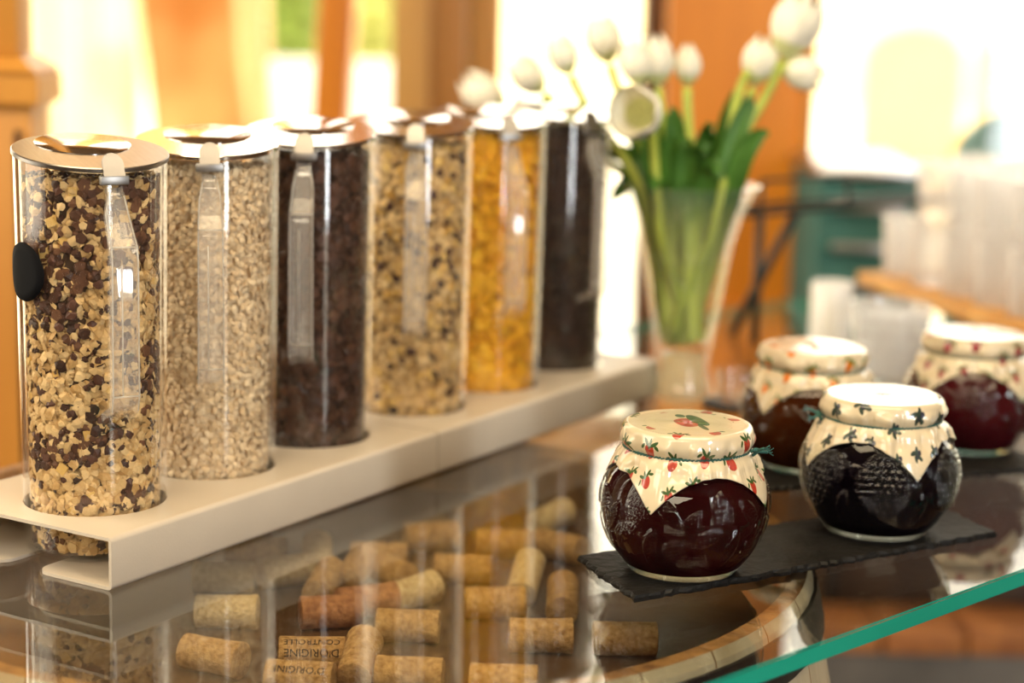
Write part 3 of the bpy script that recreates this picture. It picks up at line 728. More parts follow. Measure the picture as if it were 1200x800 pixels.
def dispenser(i, hand, label, disc=False):
    c = rowpt(OFF[i], 0, 0)
    tocam = math.atan2(CAM.y - c.y, CAM.x - c.x); az = tocam + R(hand)
    j = empty('cereal_dispenser', (c.x, c.y, JZB), az); tag(j, label, 'dispenser', 'clear cereal dispensers in the stands')
    n = 72; H = JZT - JZB; V = []; Fc = []
    # local x = toward the handle
    prof = []; zs = [0, .004, .05, .1, .15, .2, 1.0]
    def rO(z): return JR0 + (JR1 - JR0) * z / H
    rings = []
    def ring(rf, zf):
        idx = []
        for k in range(n):
            a = 2 * math.pi * k / n; z = zf(a); r = rf(z) ; idx.append(len(V)); V.append((r * math.cos(a), r * math.sin(a), z))
        rings.append(idx)
    topz = lambda a: H - math.tan(LID_T) * JR1 * math.cos(a)
    ring(lambda z: JR0 - .002, lambda a: 0); ring(lambda z: JR0, lambda a: .0025)
    for z in (.06, .12, .18): ring(rO, lambda a, z=z: z)
    ring(rO, topz)
    ring(lambda z: rO(z) - .0036, topz)
    for z in (.18, .12, .06): ring(lambda z: rO(z) - .0036, lambda a, z=z: z)
    ring(lambda z: JR0 - .0038, lambda a: .0032)
    for A, B in zip(rings, rings[1:]):
        for k in range(n): Fc.append((A[k], A[(k + 1) % n], B[(k + 1) % n], B[k]))
    V.append((0, 0, .0032)); V.append((0, 0, 0)); L = rings[-1]; A = rings[0]
    for k in range(n): Fc.append((L[k], L[(k + 1) % n], len(V) - 2)); Fc.append((A[(k + 1) % n], A[k], len(V) - 1))
    o = obj_from('clear_body', V, Fc, M['acrylic'], j, smooth=True); o.data.set_sharp_from_angle(angle=R(50))
    # lid: slanted disc with a rolled rim; rear hatch polished
    piv = empty
    Mt = Matrix.Translation((0, 0, H)) @ Matrix.Rotation(LID_T, 4, 'Y')
    R1 = JR1 + .0012
    Vv, Ff = lathe([(0, .0002), (R1 - .001, .0002), (R1, .0008), (R1, .0030), (R1 - .0007, .0036), (R1 - .003, .0036), (0, .0036)], 72)
    o = obj_from('lid', [Mt @ Vector(v) for v in Vv], Ff, M['lid_grey'] if i == 0 else M['steel'], j, smooth=True); o.data.set_sharp_from_angle(angle=R(35))
    Vv, Ff = lathe([(0, .0037), (R1 * .62, .0037), (R1 * .62, .0039), (R1 * .61, .0042), (0, .0042)], 60)
    Mh = Mt @ Matrix.Translation((-R1 * .36, 0, 0))
    o = obj_from('lid_hatch', [Mh @ Vector(v) for v in Vv], Ff, M['steel'], j, smooth=True); o.data.set_sharp_from_angle(angle=R(35))
    # clip: rounded metal tab over the rim
    bm = bmesh.new(); tabw = .0068; xe = R1 + .0004; zt = H - math.tan(LID_T) * R1 + .001
    pts = []
    for k in range(11): a = math.pi * k / 10; pts.append((tabw * math.cos(a), .0050 + tabw * math.sin(a)))
    pts = [(tabw, -.002)] + pts + [(-tabw, -.002)]
    A = [bm.verts.new((xe + .0005 - (z * .5), y, zt + z)) for y, z in pts]; B = [bm.verts.new((xe + .0020 - (z * .5), y, zt + z)) for y, z in pts]
    bm.faces.new(A); bm.faces.new(B[::-1])
    for k in range(len(pts)): kk = (k + 1) % len(pts); bm.faces.new((A[k], A[kk], B[kk], B[k]))
    cl = from_bm('clip', bm, M['clip_metal'], j)
    box('clip_bar', (xe - .001, -.0092, zt - .0075), (xe + .0035, .0092, zt - .0018), M['clip_metal'], cl, .0008)
    # handle: clear strap standing off the body
    zt2 = zt - .010; zlow = zt2 - .140; path = [(JR1 + .0006, zt2), (JR1 + .004, zt2 - .004), (JR1 + .0060, zt2 - .016), (JR1 + .020, zt2 - .034), (JR1 + .0215, zt2 - .045), (JR1 + .0205, zlow + .012), (JR1 + .0175, zlow + .002), (JR1 - .0006 - .0015, zlow - .006)]
    wid = [.0050, .0052, .0075, .0085, .0085, .0088, .0088, .0088]
    bm = bmesh.new(); rings = []
    for k, ((x, z), w_) in enumerate(zip(path, wid)):
        x0, z0 = path[max(k - 1, 0)]; x1, z1 = path[min(k + 1, len(path) - 1)]; t = Vector((x1 - x0, z1 - z0)).normalized(); nn = Vector((-t.y, t.x)); th = .0026
        sec = [(-w_, th), (-w_ * .62, th * .2), (w_ * .62, th * .2), (w_, th), (w_, -th), (-w_, -th)]
        rings.append([bm.verts.new((x - nn.x * d * -1, yy, z + nn.y * d)) for yy, d in sec])
    for A, B in zip(rings, rings[1:]):
        for k in range(6): kk = (k + 1) % 6; bm.faces.new((A[k], A[kk], B[kk], B[k]))
    bm.faces.new(rings[0]); bm.faces.new(rings[-1][::-1])
    hd = from_bm('handle', bm, M['handle_clear'], j, angle=30)
    bm = bmesh.new()  # whitish tubes added as bright highlight lines along the clear handle
    for sy in (-1, 1):
        tube(bm, [(x + .0026, sy * w_ * .96, z) for (x, z), w_ in list(zip(path, wid))[1:-1]], .00055, 6)
    for q_, xx in ((3, .0028), (5, .0028)): tube(bm, [(path[q_][0] + xx, -wid[q_] * .95, path[q_][1]), (path[q_][0] + xx, wid[q_] * .95, path[q_][1])], .0006, 6)
    tube(bm, [(path[4][0] + .0012, -.0016, path[4][1]), (path[5][0] + .0012, -.0016, path[5][1])], .0005, 6)
    from_bm('handle_edge', bm, M['handle_rim'], hd, smooth=True)
    if disc:
        V = []; Fc = []; a0 = -R(hand) - R(61); zc = aty(35, 318, c.y - .03).z - JZB; rr_ = .0190
        V.append(None); rows = [0.0, .35, .7, .94, 1.0]; n = 40
        V = []; idx = []
        for ri_, f in enumerate(rows):
            row = []
            for k in range(n if f > 0 else 1):
                u = rr_ * f * math.cos(2 * math.pi * k / n); v = rr_ * f * math.sin(2 * math.pi * k / n)
                rad_ = rO(zc + v) + (.0022 if f < .99 else .0003); a = a0 + u / JR0
                row.append(len(V)); V.append((rad_ * math.cos(a), rad_ * math.sin(a), zc + v))
            idx.append(row)
        for A, B in zip(idx, idx[1:]):
            for k in range(n):
                kk = (k + 1) % n
                Fc.append((A[0], B[k], B[kk]) if len(A) == 1 else (A[k], B[k], B[kk], A[kk]))
        tag(obj_from('freshness_disc', V, Fc, M['black_rubber'], j, smooth=True), 'round black disc on the side')
    return c
L6 = [
 (16, 'nearest clear cylinder dispenser of dark and pale muesli with a black disc', True),
 (1, 'second dispenser from the left, filled with fine pale oats', False),
 (-5, 'third dispenser from the left, filled with dark brown chocolate flakes', False),
 (3, 'fourth dispenser from the left, filled with mixed golden muesli', False),
 (20, 'fifth dispenser, filled with orange corn flakes', False),
 (36, 'furthest dispenser, next to the tulip vase, filled with near black cereal', False)]
cs = [dispenser(i, *a) for i, a in enumerate(L6)]
contents('muesli', cs[0], top, [
  (M['oat'], 6600, 'flake', .0042, lambda z, a: .95 if nz3(z, a, 34) < .20 - max(0, z - .17) * 9 else .30),
  (M['nut'], 90, 'cube', .0038, None), (M['oat'], 900, 'lump', .0038, lambda z, a: 1 if z < .10 else .15),
  (M['puff'], 620, 'lump', .0040, lambda z, a: 1 if z > .195 or nz3(z, a, 34) > .30 else .05),
  (M['seed_dark'], 1100, 'lump', .0036, lambda z, a: 1 if nz3(z, a, 34) > .15 else .25)], M['fill_dark'], 'loose muesli of oat flakes and dark fruit inside the nearest dispenser')
contents('rolled_oats', cs[1], top, [(M['oat_pale'], 15000, 'flake', .0026, None)], M['oat_pale'], 'fine pale rolled oats inside the second dispenser')
contents('chocolate_cereal', cs[2], top, [(M['choc'], 2600, 'curl', .0062, None), (M['choc'], 1200, 'lump', .0050, None)], M['fill_dark'], 'dark chocolate flakes inside the third dispenser')
contents('muesli', cs[3], top, [(M['oat'], 6500, 'flake', .0038, lambda z, a: .95 if nz3(z, a, 30, 7) < .2 else .4),
  (M['nut'], 700, 'lump', .0035, None), (M['seed_dark'], 420, 'lump', .0038, lambda z, a: 1 if nz3(z, a, 30, 7) > .1 else .3)], M['fill_pale'], 'golden muesli with dark raisins inside the fourth dispenser')
contents('corn_flakes', cs[4], top, [(M['corn'], 3000, 'curl', .0062, None)], M['fill_corn'], 'orange corn flakes inside the fifth dispenser')
contents('cocoa_cereal', cs[5], top, [(M['cocoa'], 2600, 'lump', .0048, None), (M['cocoa'], 1500, 'curl', .005, None)], M['fill_dark'], 'near black cocoa cereal inside the furthest dispenser')

# ================================================================== SLATES AND JAM JARS
def slate(pts, label, th=.0048):
    """riven slate board: chipped outline, uneven edge"""
    out = []; N = len(pts)
    for i in range(N):
        p, q = Vector(pts[i]), Vector(pts[(i + 1) % N]); n = max(4, int((q - p).length / .004)); nn = Vector((-(q - p).y, (q - p).x, 0)).normalized()
        for k in range(n):
            f = k / n; amp = .0016 * min(1, f * 8, (1 - f) * 8 + .1)
            out.append(p.lerp(q, f) + nn * (random.uniform(-1, 1) * amp))
    bm = bmesh.new(); n = len(out); cen = sum(out, Vector()) / n; levels = []
    for li, (z, ins) in enumerate(((.0002, .0014), (th * .35, .0004), (th * .62, .0), (th, .0016))):
        levels.append([bm.verts.new(p.lerp(cen, 0) + (cen - p).normalized() * (ins + random.uniform(-.0006, .0009)) + Vector((0, 0, z))) for p in out])
    for A, B in zip(levels, levels[1:]):
        for k in range(n): kk = (k + 1) % n; bm.faces.new((A[k], A[kk], B[kk], B[k]))
    bm.faces.new(levels[0][::-1]); bm.faces.new(levels[-1])
    o = from_bm('slate_board', bm, M['slate']); tag(o, label, 'slate board'); return o
SLT = .0048
a, b2, c2 = onz(676, 659), onz(742, 707), onz(1168, 630)
slate([a, b2, c2, a + (c2 - b2)], 'long black slate board under the two nearer jam jars')
JB = [onz(799, 664, SLT), onz(1026, 619, SLT), onz(946, 545, SLT), onz(1134, 523, SLT)]
s1, s2 = onz(868, 580), onz(1240, 552); dd = (s2 - s1); nn = Vector((-dd.y, dd.x, 0)).normalized()
slate([s1, s2, s2 + nn * .16, s1 + nn * .16], 'black slate board under the two rear jam jars')

def jam_jar(i, base, paper_m, jam_m, turn, strturn, berries, label, jlabel, plabel_seed, sc=1.0):
    R0 = .0538; H = .077
    j = empty('jam_jar', base); j.scale = (1, 1, 1.09); tag(j, label, 'jar')
    tocam = math.atan2(CAM.y - base.y, CAM.x - base.x)
    # profile of the glass (r,z)
    def prof(t):          # t 0..1 from foot to neck
        pts = [(.0345, .0), (.0375, .003), (.0455, .0125), (.0515, .025), (R0, .0375), (.0530, .0475), (.0490, .0580), (.0430, .0655), (.0385, .0695), (.0375, .0725)]
        x = t * (len(pts) - 1); k = min(int(x), len(pts) - 2); f = x - k
        p0, p1, p2, p3 = pts[max(k - 1, 0)], pts[k], pts[k + 1], pts[min(k + 2, len(pts) - 1)]
        return tuple(.5 * ((2 * p1[d]) + (-p0[d] + p2[d]) * f + (2 * p0[d] - 5 * p1[d] + 4 * p2[d] - p3[d]) * f * f + (-p0[d] + 3 * p1[d] - 3 * p2[d] + p3[d]) * f**3) for d in range(2))
    nA, nT = (420, 130) if i < 2 else (240, 80)
    th = np.linspace(0, 2 * math.pi, nA, endpoint=False); P = np.array([prof(t) for t in np.linspace(0, 1, nT)])
    A, Rr = np.meshgrid(th, P[:, 0]); Z = np.repeat(P[:, 1][:, None], nA, 1)
    Hh = np.zeros_like(A)
    def dang(a0): return (A - a0 + math.pi) % (2 * math.pi) - math.pi
    def berry(a0, z0, rx, rz_, sp=.0021, amp=.0013):
        u = dang(a0) * R0; v = Z - z0; q = (u / rx)**2 + (v / rz_)**2; m_ = q < 1
        row = np.round(v / (sp * .87)); uu = u + (row % 2) * sp / 2; du = uu - np.round(uu / sp) * sp; dv = v - row * sp * .87
        bump = np.maximum(0, 1 - (du * du + dv * dv) / (sp * .48)**2)
        return m_ * (amp * .5 * np.sqrt(np.maximum(0, 1 - q)) + amp * np.sqrt(bump))
    def leaf(a0, z0, L, wd, rot, amp=.0014):
        u = dang(a0) * R0; v = Z - z0; x = u * math.cos(rot) + v * math.sin(rot); y = -u * math.sin(rot) + v * math.cos(rot)
        xx = x / L; half = wd * np.maximum(0, 1 - xx * xx); m_ = (np.abs(y) < half) & (np.abs(xx) < 1)
        vein = .5 + .5 * np.cos((np.abs(y) - x * .7) / .0022 * 2 * math.pi)
        return m_ * amp * (.3 + .7 * vein) * np.minimum(1, (half - np.abs(y)) / .001)
    for k in range(6):
        ph = tocam + k * math.pi / 3 + berries
        if i == 1 or i == 3:
            Hh = np.maximum(Hh, berry(ph, .040, .020, .020, .0050, .0020))
        Hh = np.maximum(Hh, berry(ph + R(20), .047, .0080, .0105, .0023, .0013)); Hh = np.maximum(Hh, leaf(ph - R(5), .036, .014, .0055, 1.0))
        Hh = np.maximum(Hh, leaf(ph + R(8), .031, .013, .005, .3)); Hh = np.maximum(Hh, leaf(ph - R(18), .045, .012, .005, -.7))
        Hh = np.maximum(Hh, berry(ph - R(14), .022, .008, .007, .0024, .0013)) if i != 1 else Hh
        Hh = np.maximum(Hh, leaf(ph + R(28), .024, .013, .005, 1.3))
    Rr = Rr + Hh * 1.25
    V = np.stack([Rr * np.cos(A), Rr * np.sin(A), Z + .0003], -1).reshape(-1, 3); Fc = []
    ia = np.arange(nA); ja = (ia + 1) % nA
    for t in range(nT - 1): Fc += list(zip(t * nA + ia, t * nA + ja, (t + 1) * nA + ja, (t + 1) * nA + ia))
    V = V.tolist(); b0 = len(V); V.append([0, 0, .0003]); Fc += [(int(ja[k]), int(ia[k]), b0) for k in range(nA)]
    obj_from('glass_body', V, [tuple(int(x) for x in f) for f in Fc], M['jar_glass'], j, smooth=True)
    # foot ring of thick clear glass
    lathe_obj('glass_foot', [(.0300, .0004), (.0352, .0004), (.0365, .0025), (.0330, .0045), (.0300, .0040)], M['glassware'], j, 64, closed=True)
    jp = [(0, .0050 * 1.09)] + [(prof(t)[0] - .00035, (prof(t)[1] + .0003) * 1.09) for t in np.linspace(.13, .93, 40)]; jp.append((0, jp[-1][1]))
    jo = lathe_obj('jam', jp, jam_m, None, 64, loc=base); tag(jo, jlabel, 'jam', kind='stuff')
    # metal lid under the paper
    lathe_obj('lid', [(0, .0705), (.0398, .0705), (.0398, .0725), (.0405, .085), (.0395, .0865), (0, .0865)], M['ceramic'], j, 48)
    # paper: square sheet folded over the lid
    RL = .0418; ZTp = .0885; n = 360; half = .0662; rc = .004
    zs_ = .0745; LT = RL - .0035                       # tie height, arc length of flat top
    drop = ZTp - zs_
    rows = 60; V = []; UV = []
    rnd = random.Random(plabel_seed); ph = [rnd.uniform(0, 6.28) for _ in range(8)]
    for k in range(n):
        a = 2 * math.pi * k / n; la = a - turn                       # sheet angle
        # rounded-square extent of the sheet along this direction
        q = ((la + math.pi / 4) % (math.pi / 2)) - math.pi / 4
        ext = half / math.cos(q); ext *= 1 - .012 * max(0, (abs(q) - .70) * 10)
        corner = (abs(q) / (math.pi / 4))
        plt = .5 * math.sin(9 * a + ph[0]) + .35 * math.sin(17 * a + ph[1]) + .25 * math.sin(29 * a + ph[2]) + .9 * (abs(math.sin(5.5 * a + ph[4])) ** .35 - .7) + .5 * (abs(math.sin(8 * a + ph[5])) ** .4 - .7)
        for rI in range(rows):
            s = ext * (rI / (rows - 1)) ** .9
            if s < LT: r, z = s, ZTp - .0004 * (s / LT)**2 + .0002 * math.sin(3 * a + ph[3])
            elif s < LT + .006: t = (s - LT) / .006 * math.pi / 2; r, z = LT + .0038 * math.sin(t), ZTp - .0038 * (1 - math.cos(t))
            else:
                t = (s - LT - .006); zz = ZTp - .0038 - t
                if zz > zs_:
                    f = (ZTp - .0038 - zz) / (ZTp - .0038 - zs_); r = RL + .0003 + .0012 * math.sin(f * math.pi) - .0028 * f**3 + plt * .0013 * math.sin(f * math.pi * .9); z = zz
                else:
                    d = zs_ - zz; f = min(1, d / .010)
                    # skirt leaves the tie outward, then falls along the shoulder
                    sk = d; r = RL - .0025 + sk * .55 * (1 - min(1, sk / .05) * .45) + .0035 * f * (1 - f) + .0012 + plt * .0030 * min(1, sk / .008) * (1.0 if corner < .6 else .55)
                    z = zs_ - sk * .80
                    # keep outside the glass
                    if z > .036:
                        tt = 1.0; zz0 = z
                        rg = np.interp(zz0, P[:, 1], P[:, 0]); r = max(r, rg + .0016)
                    else:
                        rg = R0; r = max(r, rg + .0012)
            V.append((r * math.cos(a), r * math.sin(a), z)); UV.append((s * math.cos(la), s * math.sin(la)))
    Fc = []
    for k in range(n):
        kk = (k + 1) % n
        for rI in range(rows - 1): Fc.append((k * rows + rI, k * rows + rI + 1, kk * rows + rI + 1, kk * rows + rI))
    me = bpy.data.meshes.new('paper_cover'); me.from_pydata(V, [], Fc); me.materials.append(paper_m)
    uvl = me.uv_layers.new(name='sheet'); li = np.zeros(len(me.loops), dtype=np.int32); me.loops.foreach_get('vertex_index', li)
    uvl.data.foreach_set('uv', np.array(UV)[li].ravel()); me.polygons.foreach_set('use_smooth', [True] * len(me.polygons))
    o = link(bpy.data.objects.new('paper_cover', me), j)
    sm = o.modifiers.new('s', 'SOLIDIFY'); sm.thickness = .00035; sm.offset = 1
    # twine: two twisted strands, a knot and frayed ends
    bm = bmesh.new()
    for s_ in range(2):
        pts = []
        for k in range(241):
            a = 2 * math.pi * k / 240; tw = a * 48 + s_ * math.pi
            rr_ = RL - .0012 + .00055 * math.cos(tw); pts.append((rr_ * math.cos(a), rr_ * math.sin(a), zs_ + .00055 * math.sin(tw)))
        tube(bm, pts, .00062, 6, cap=False)
    ka = tocam + strturn; kc = Vector((math.cos(ka) * (RL + .001), math.sin(ka) * (RL + .001), zs_ + .001)); kd = Vector((math.cos(ka), math.sin(ka), 0)); kt = Vector((-kd.y, kd.x, 0))
    tube(bm, bez(kc - kt * .003, kc + kd * .005 - kt * .003 + Vector((0, 0, .004)), kc + kd * .005 + kt * .003, kc + kt * .002 + Vector((0, 0, -.003)), 10), .0011, 6)
    for q in range(2):
        e = kc + kd * .009 + kt * (.006 if q else -.004) + Vector((0, 0, .003 - .004 * q)); tube(bm, bez(kc, kc + kd * .004, e - kd * .002, e, 6), .0010, 6)
        for f in range(7): tube(bm, [e, e + kd * random.uniform(.001, .004) + kt * random.uniform(-.002, .002) + Vector((0, 0, random.uniform(-.002, .003)))], .0003, 4)
    from_bm('twine', bm, M['twine'], j, smooth=True)
def cang(p, deg): return math.atan2(CAM.y - p.y, CAM.x - p.x) + R(deg)      # direction seen deg to the right of the viewer
jam_jar(0, JB[0], M['paper_red'], M['jam_red'], cang(JB[0], -22) + math.pi / 4, R(75), R(8), 'front jam jar with strawberry printed paper cover tied in teal twine', 'dark red jam filling the front jar', 3)
jam_jar(1, JB[1], M['paper_black'], M['jam_black'], cang(JB[1], -62) + math.pi / 4, R(-72), R(5), 'jam jar of nearly black jam with dark leaf print cover, right of the front one', 'nearly black jam filling the right jar on the long slate', 5)
jam_jar(2, JB[2], M['paper_orange'], M['jam_amber'], cang(JB[2], -40) + math.pi / 4, R(170), R(12), 'amber jam jar with orange fruit print cover, behind the front two', 'brown amber jam in the rear left jar', 8)
jam_jar(3, JB[3], M['paper_cherry'], M['jam_cherry'], cang(JB[3], -42) + math.pi / 4, R(170), R(2), 'cherry red jam jar at the right edge on the rear slate', 'cherry red jam in the rear right jar', 11)

# ================================================================== VASE OF TULIPS
vb = onz(798, 468); vb.z = 0.0003
vase = empty('glass_vase', vb); tag(vase, 'flared clear glass vase with a thick solid foot beside the stand end', 'vase')
sc_ = F_PX / (vb - CAM).dot(vF)
vo = [(0, 0), (.034, 0), (.036, .004), (.032, .012), (.027, .030), (.028, .045), (.032, .060), (.037, .085), (.042, .115), (.048, .145), (.058, .175), (.072, .198), (.0735, .1995), (.071, .2005), (.055, .175), (.045, .145), (.039, .115), (.034, .085), (.029, .062), (.022, .052), (0, .050)]
vo = [(r_ * .88, z_) for r_, z_ in vo]
lathe_obj('vase_body', vo, M['glassware'], vase, 64)
lathe_obj('solid_foot', [(0, .004), (.024, .004), (.0225, .016), (.0195, .030), (.0195, .044), (0, .047)], clear('pale_glass', (.96, .96, .86), 1.2, .1, .42, (.98, .93, .72)), vase, 40)  # milky core paints the pale light refracted in the clear foot
water = lathe_obj('water', [(0, .0505), (.018, .0525), (.0245, .0625), (.0290, .085), (.0335, .115), (.0360, .130), (0, .130)], clear('water', (.96, .98, .86), 1.33, .01), None, 48, loc=vb); tag(water, 'clear water in the lower half of the vase', 'water', kind='stuff')
# mouth of the vase is about vb + .2
heads = [  # px, py, size, tilt toward, label
 (568, 112, 1.15, 'cream tulip hanging far left above the fifth dispenser'),
 (620, 90, .95, 'closed tulip second from the left, against the bright window'),
 (660, 66, .90, 'closed tulip above the furthest dispenser'),
 (708, 48, 1.05, 'tall closed tulip right of the bright window'),
 (745, 75, .95, 'half hidden tulip left of the white upright pair'),
 (769, 73, 1.05, 'white tulip left of the slim bud on the orange panel'),
 (806, 78, .85, 'slim white tulip bud against the orange panel'),
 (747, 132, 1.15, 'open tulip facing the viewer, lowest of the bunch'),
 (890, 74, 1.05, 'white tulip leaning right against the panel edge'),
 (932, 32, 1.45, 'largest white tulip at the top right'),
 (938, 84, 1.0, 'white tulip hanging below the largest one')]
petal_cache = {}
def tulip_head(open_):
    if open_ in petal_cache: return petal_cache[open_]
    outs = []
    for ring in range(2):
        for p in range(3):
            V = []; Fc = []; nu, nv = 7, 9; a0 = p * 2 * math.pi / 3 + ring * math.pi / 3
            for iv in range(nv):
                t = iv / (nv - 1); z = .046 * t
                r = (.0175 + .004 * open_) * (math.sin(min(1, t * 1.15) * math.pi * .62)) ** .7 * (1 - .78 * (1 - open_) * t**2.5) - ring * .0016
                wd = 1.25 * (1 - max(0, t - .45)**2 * 3.0) * (1.0 if t < .98 else .5)
                for iu in range(nu):
                    u = iu / (nu - 1) * 2 - 1; a = a0 + u * max(.05, wd) * .85; V.append((r * math.cos(a), r * math.sin(a), z - .004 * u * u * t + .0008))
            for iv in range(nv - 1):
                for iu in range(nu - 1): b0 = iv * nu + iu; Fc.append((b0, b0 + 1, b0 + nu + 1, b0 + nu))
            me = bpy.data.meshes.new('petal'); me.from_pydata(V, [], Fc); me.materials.append(M['petal']); me.materials.append(M['petal_g'])
            me.polygons.foreach_set('use_smooth', [True] * len(me.polygons))
            me.polygons.foreach_set('material_index', [1 if (k // (nu - 1)) < 2 else 0 for k in range(len(me.polygons))]); outs.append(me)
    petal_cache[open_] = outs; return outs
for i, (px, py, sz, lb) in enumerate(heads):
    Y = vb.y + random.uniform(-.03, .05) + (.05 if px < 640 else 0)
    if i == 7: Y = vb.y - .10
    p = aty(px, py, Y)
    foot = vb + Vector((random.uniform(-.016, .016), random.uniform(-.016, .016), .054))
    mouth = vb + Vector((max(-.036, min(.036, (p.x - vb.x) * .28)) + random.uniform(-.006, .006), random.uniform(-.028, .028), .178))
    if i == 7: d = Vector((-.3, -1, .1))
    elif i == 10: d = Vector((.75, -.2, -.25))
    else: d = Vector(((p.x - vb.x) * 2.2, 0, .35 if px < 640 else .6))
    d.normalize(); base = p - d * .022 * sz
    if i == 7: mouth = vb + Vector((-.030, -.036, .178))
    root = empty('tulip', foot); tag(root, lb, 'tulip', 'white tulips in the vase')
    pts = bez(foot, foot + (mouth - foot) * .5 + Vector((random.uniform(-.006, .006), 0, 0)), mouth - Vector((0, 0, .03)), mouth, 8) + bez(mouth, mouth + Vector(((p.x - vb.x) * .15, 0, .055)), base - d * .05, base, 12)[1:]
    bm = bmesh.new(); tube(bm, [q - foot for q in pts], .0042, 8); from_bm('stem', bm, M['stem'], root, smooth=True)
    Q = d.to_track_quat('Z', 'Y')
    for me in tulip_head(.9 if i == 7 else .35 if i != 6 else .1):
        o = link(bpy.data.objects.new('petal', me), root); o.location = base - foot; o.rotation_euler = Q.to_euler(); o.scale = (sz,) * 3
# leaves: long blades out of the mouth
leafs = [(728, 150, 730, 230), (742, 120, 760, 200), (770, 150, 770, 220), (800, 170, 790, 225), (720, 235, 740, 180), (835, 150, 815, 200), (868, 108, 835, 190), (900, 160, 850, 200), (760, 190, 780, 160), (815, 235, 800, 190), (735, 200, 720, 140), (785, 130, 790, 190), (850, 175, 830, 215), (884, 118, 842, 185), (752, 165, 756, 215), (826, 178, 812, 205), (712, 185, 0, 0), (765, 225, 0, 0), (795, 205, 0, 0), (842, 205, 0, 0), (775, 175, 0, 0)]
for i, (px, py, mx_, my_) in enumerate(leafs):
    Y = vb.y + (-.05 if i % 2 else .0) + random.uniform(-.02, .03); tip = aty(px, py, Y)
    st = vb + Vector((random.uniform(-.018, .018), random.uniform(-.016, .016), .058)); mo = vb + Vector((max(-.036, min(.036, (tip.x - vb.x) * .45)), random.uniform(-.03, .03), .175))
    pts = bez(st, st.lerp(mo, .6), mo, mo + (tip - mo) * .35 + Vector((0, 0, .02)), 7) + bez(mo + (tip - mo) * .35 + Vector((0, 0, .02)), mo + (tip - mo) * .6 + Vector((0, 0, .03)), tip + Vector((0, 0, .005)), tip, 7)[1:]
    V = []; Fc = []; n = len(pts)
    for k, q in enumerate(pts):
        t = k / (n - 1); wd = .0100 * math.sin(math.pi * min(1, .22 + t * .78)) ** .7 * (.55 + .45 * min(1, t * 2.5)) + .0006
        tg_ = (pts[min(k + 1, n - 1)] - pts[max(k - 1, 0)]).normalized(); sd2 = tg_.cross(Vector((0, -1, .2))).normalized()
        up_ = sd2.cross(tg_)
        for u in (-1, -.5, 0, .5, 1): V.append(q + sd2 * wd * u + up_ * (wd * .45 * u * u) - vb)
    for k in range(n - 1):
        for u in range(4): Fc.append((k * 5 + u, k * 5 + u + 1, (k + 1) * 5 + u + 1, (k + 1) * 5 + u))
    o = obj_from('tulip_leaf', V, Fc, M['leaf'], None, smooth=True); o.location = vb; tag(o, {6: 'dark tulip leaf reaching high at the right of the bunch', 7: 'tulip leaf pointing right, clear of the bunch, against the orange panel', 4: 'tulip leaf bending down at the left rim of the vase', 0: 'tulip leaf standing at the left edge of the bunch'}.get(i, 'long dark green tulip leaf among the stems of the vase'), 'leaf', 'tulip leaves in the vase')

# ================================================================== THINGS BEHIND
# wire rack standing on the glass
rk = empty('wire_rack', (0, 0, 0)); a = onz(884, 402); b2 = onz(1112, 372); rk.location = a; tag(rk, 'dark iron serving rack with crossed legs behind the jam jars', 'rack')
ux = (b2 - a); WR = ux.length; ux.normalize(); uy = Vector((-ux.y, ux.x, 0)); hR = aty(884, 250, a.y).z
DR = .055
def rp(x, y, z): return ux * x + uy * y + Vector((0, 0, z))
def rod(name, pts, r, par, mat=None): bm = bmesh.new(); tube(bm, pts, r, 8); return from_bm(name, bm, mat or M['iron'], par, smooth=True)
rod('leg', [rp(0, 0, 0), rp(0, 0, hR)], .0048, rk); rod('leg', [rp(.02, DR, 0), rp(.055, .0, hR)], .0052, rk)
rod('leg', [rp(WR, 0, 0), rp(WR, 0, hR)], .0048, rk); rod('leg', [rp(WR, DR, 0), rp(WR, DR, hR)], .0048, rk)
rod('rail', [rp(-.025, 0, hR), rp(WR + .01, 0, hR)], .0032, rk); rod('rail', [rp(-.02, DR, hR), rp(WR + .01, DR, hR)], .0032, rk)
rod('rail', [rp(0, 0, hR), rp(0, DR, hR)], .003, rk); rod('rail', [rp(WR, 0, hR), rp(WR, DR, hR)], .003, rk)
rod('rail', [rp(0, 0, hR + .035), rp(WR * .42, 0, hR + .035)], .0024, rk); rod('rail', [rp(0, 0, hR), rp(0, 0, hR + .035)], .0024, rk)
rod('rail', [rp(WR * .42, 0, hR), rp(WR * .42, 0, hR + .035)], .0024, rk)
# teal crate on the rack's left end beyond
ch = aty(1005, 208, 2.7); SBZ = -.175
sb = empty('sideboard', (aty(945, 300, 2.62).x, 2.62, -.938)); tag(sb, 'dark wooden sideboard behind the glass table carrying the teal drawers', 'sideboard')
hs = SBZ + .938; ws = 1.5
box('body', (0, .01, .06), (ws, .47, hs - .02), M['wood_dark'], sb, .004); box('worktop', (-.01, 0, hs - .02), (ws + .01, .48, hs), M['wood_brown'], sb, .003); box('plinth', (.01, .03, 0), (ws - .01, .45, .06), M['wood_dark'], sb)
for k in range(3): dr_ = box('door', (.012 + k * ws / 3, .0, .075), (ws / 3 * (k + 1) - .012, .012, hs - .035), M['wood_dark'], sb, .003); box('handle', (.05 + k * ws / 3, -.012, hs * .55), (.062 + k * ws / 3, .0, hs * .7), M['iron'], dr_, .002)
cr = empty('teal_cabinet', (ch.x, 2.7, SBZ + .0005)); tag(cr, 'small dark teal drawer cabinet beyond the wire rack', 'cabinet'); hc = ch.z - SBZ; wc = .052 / .62
box('body', (-wc * .62, 0, 0), (wc * 1.1, .3, hc), M['teal'], cr, .004)
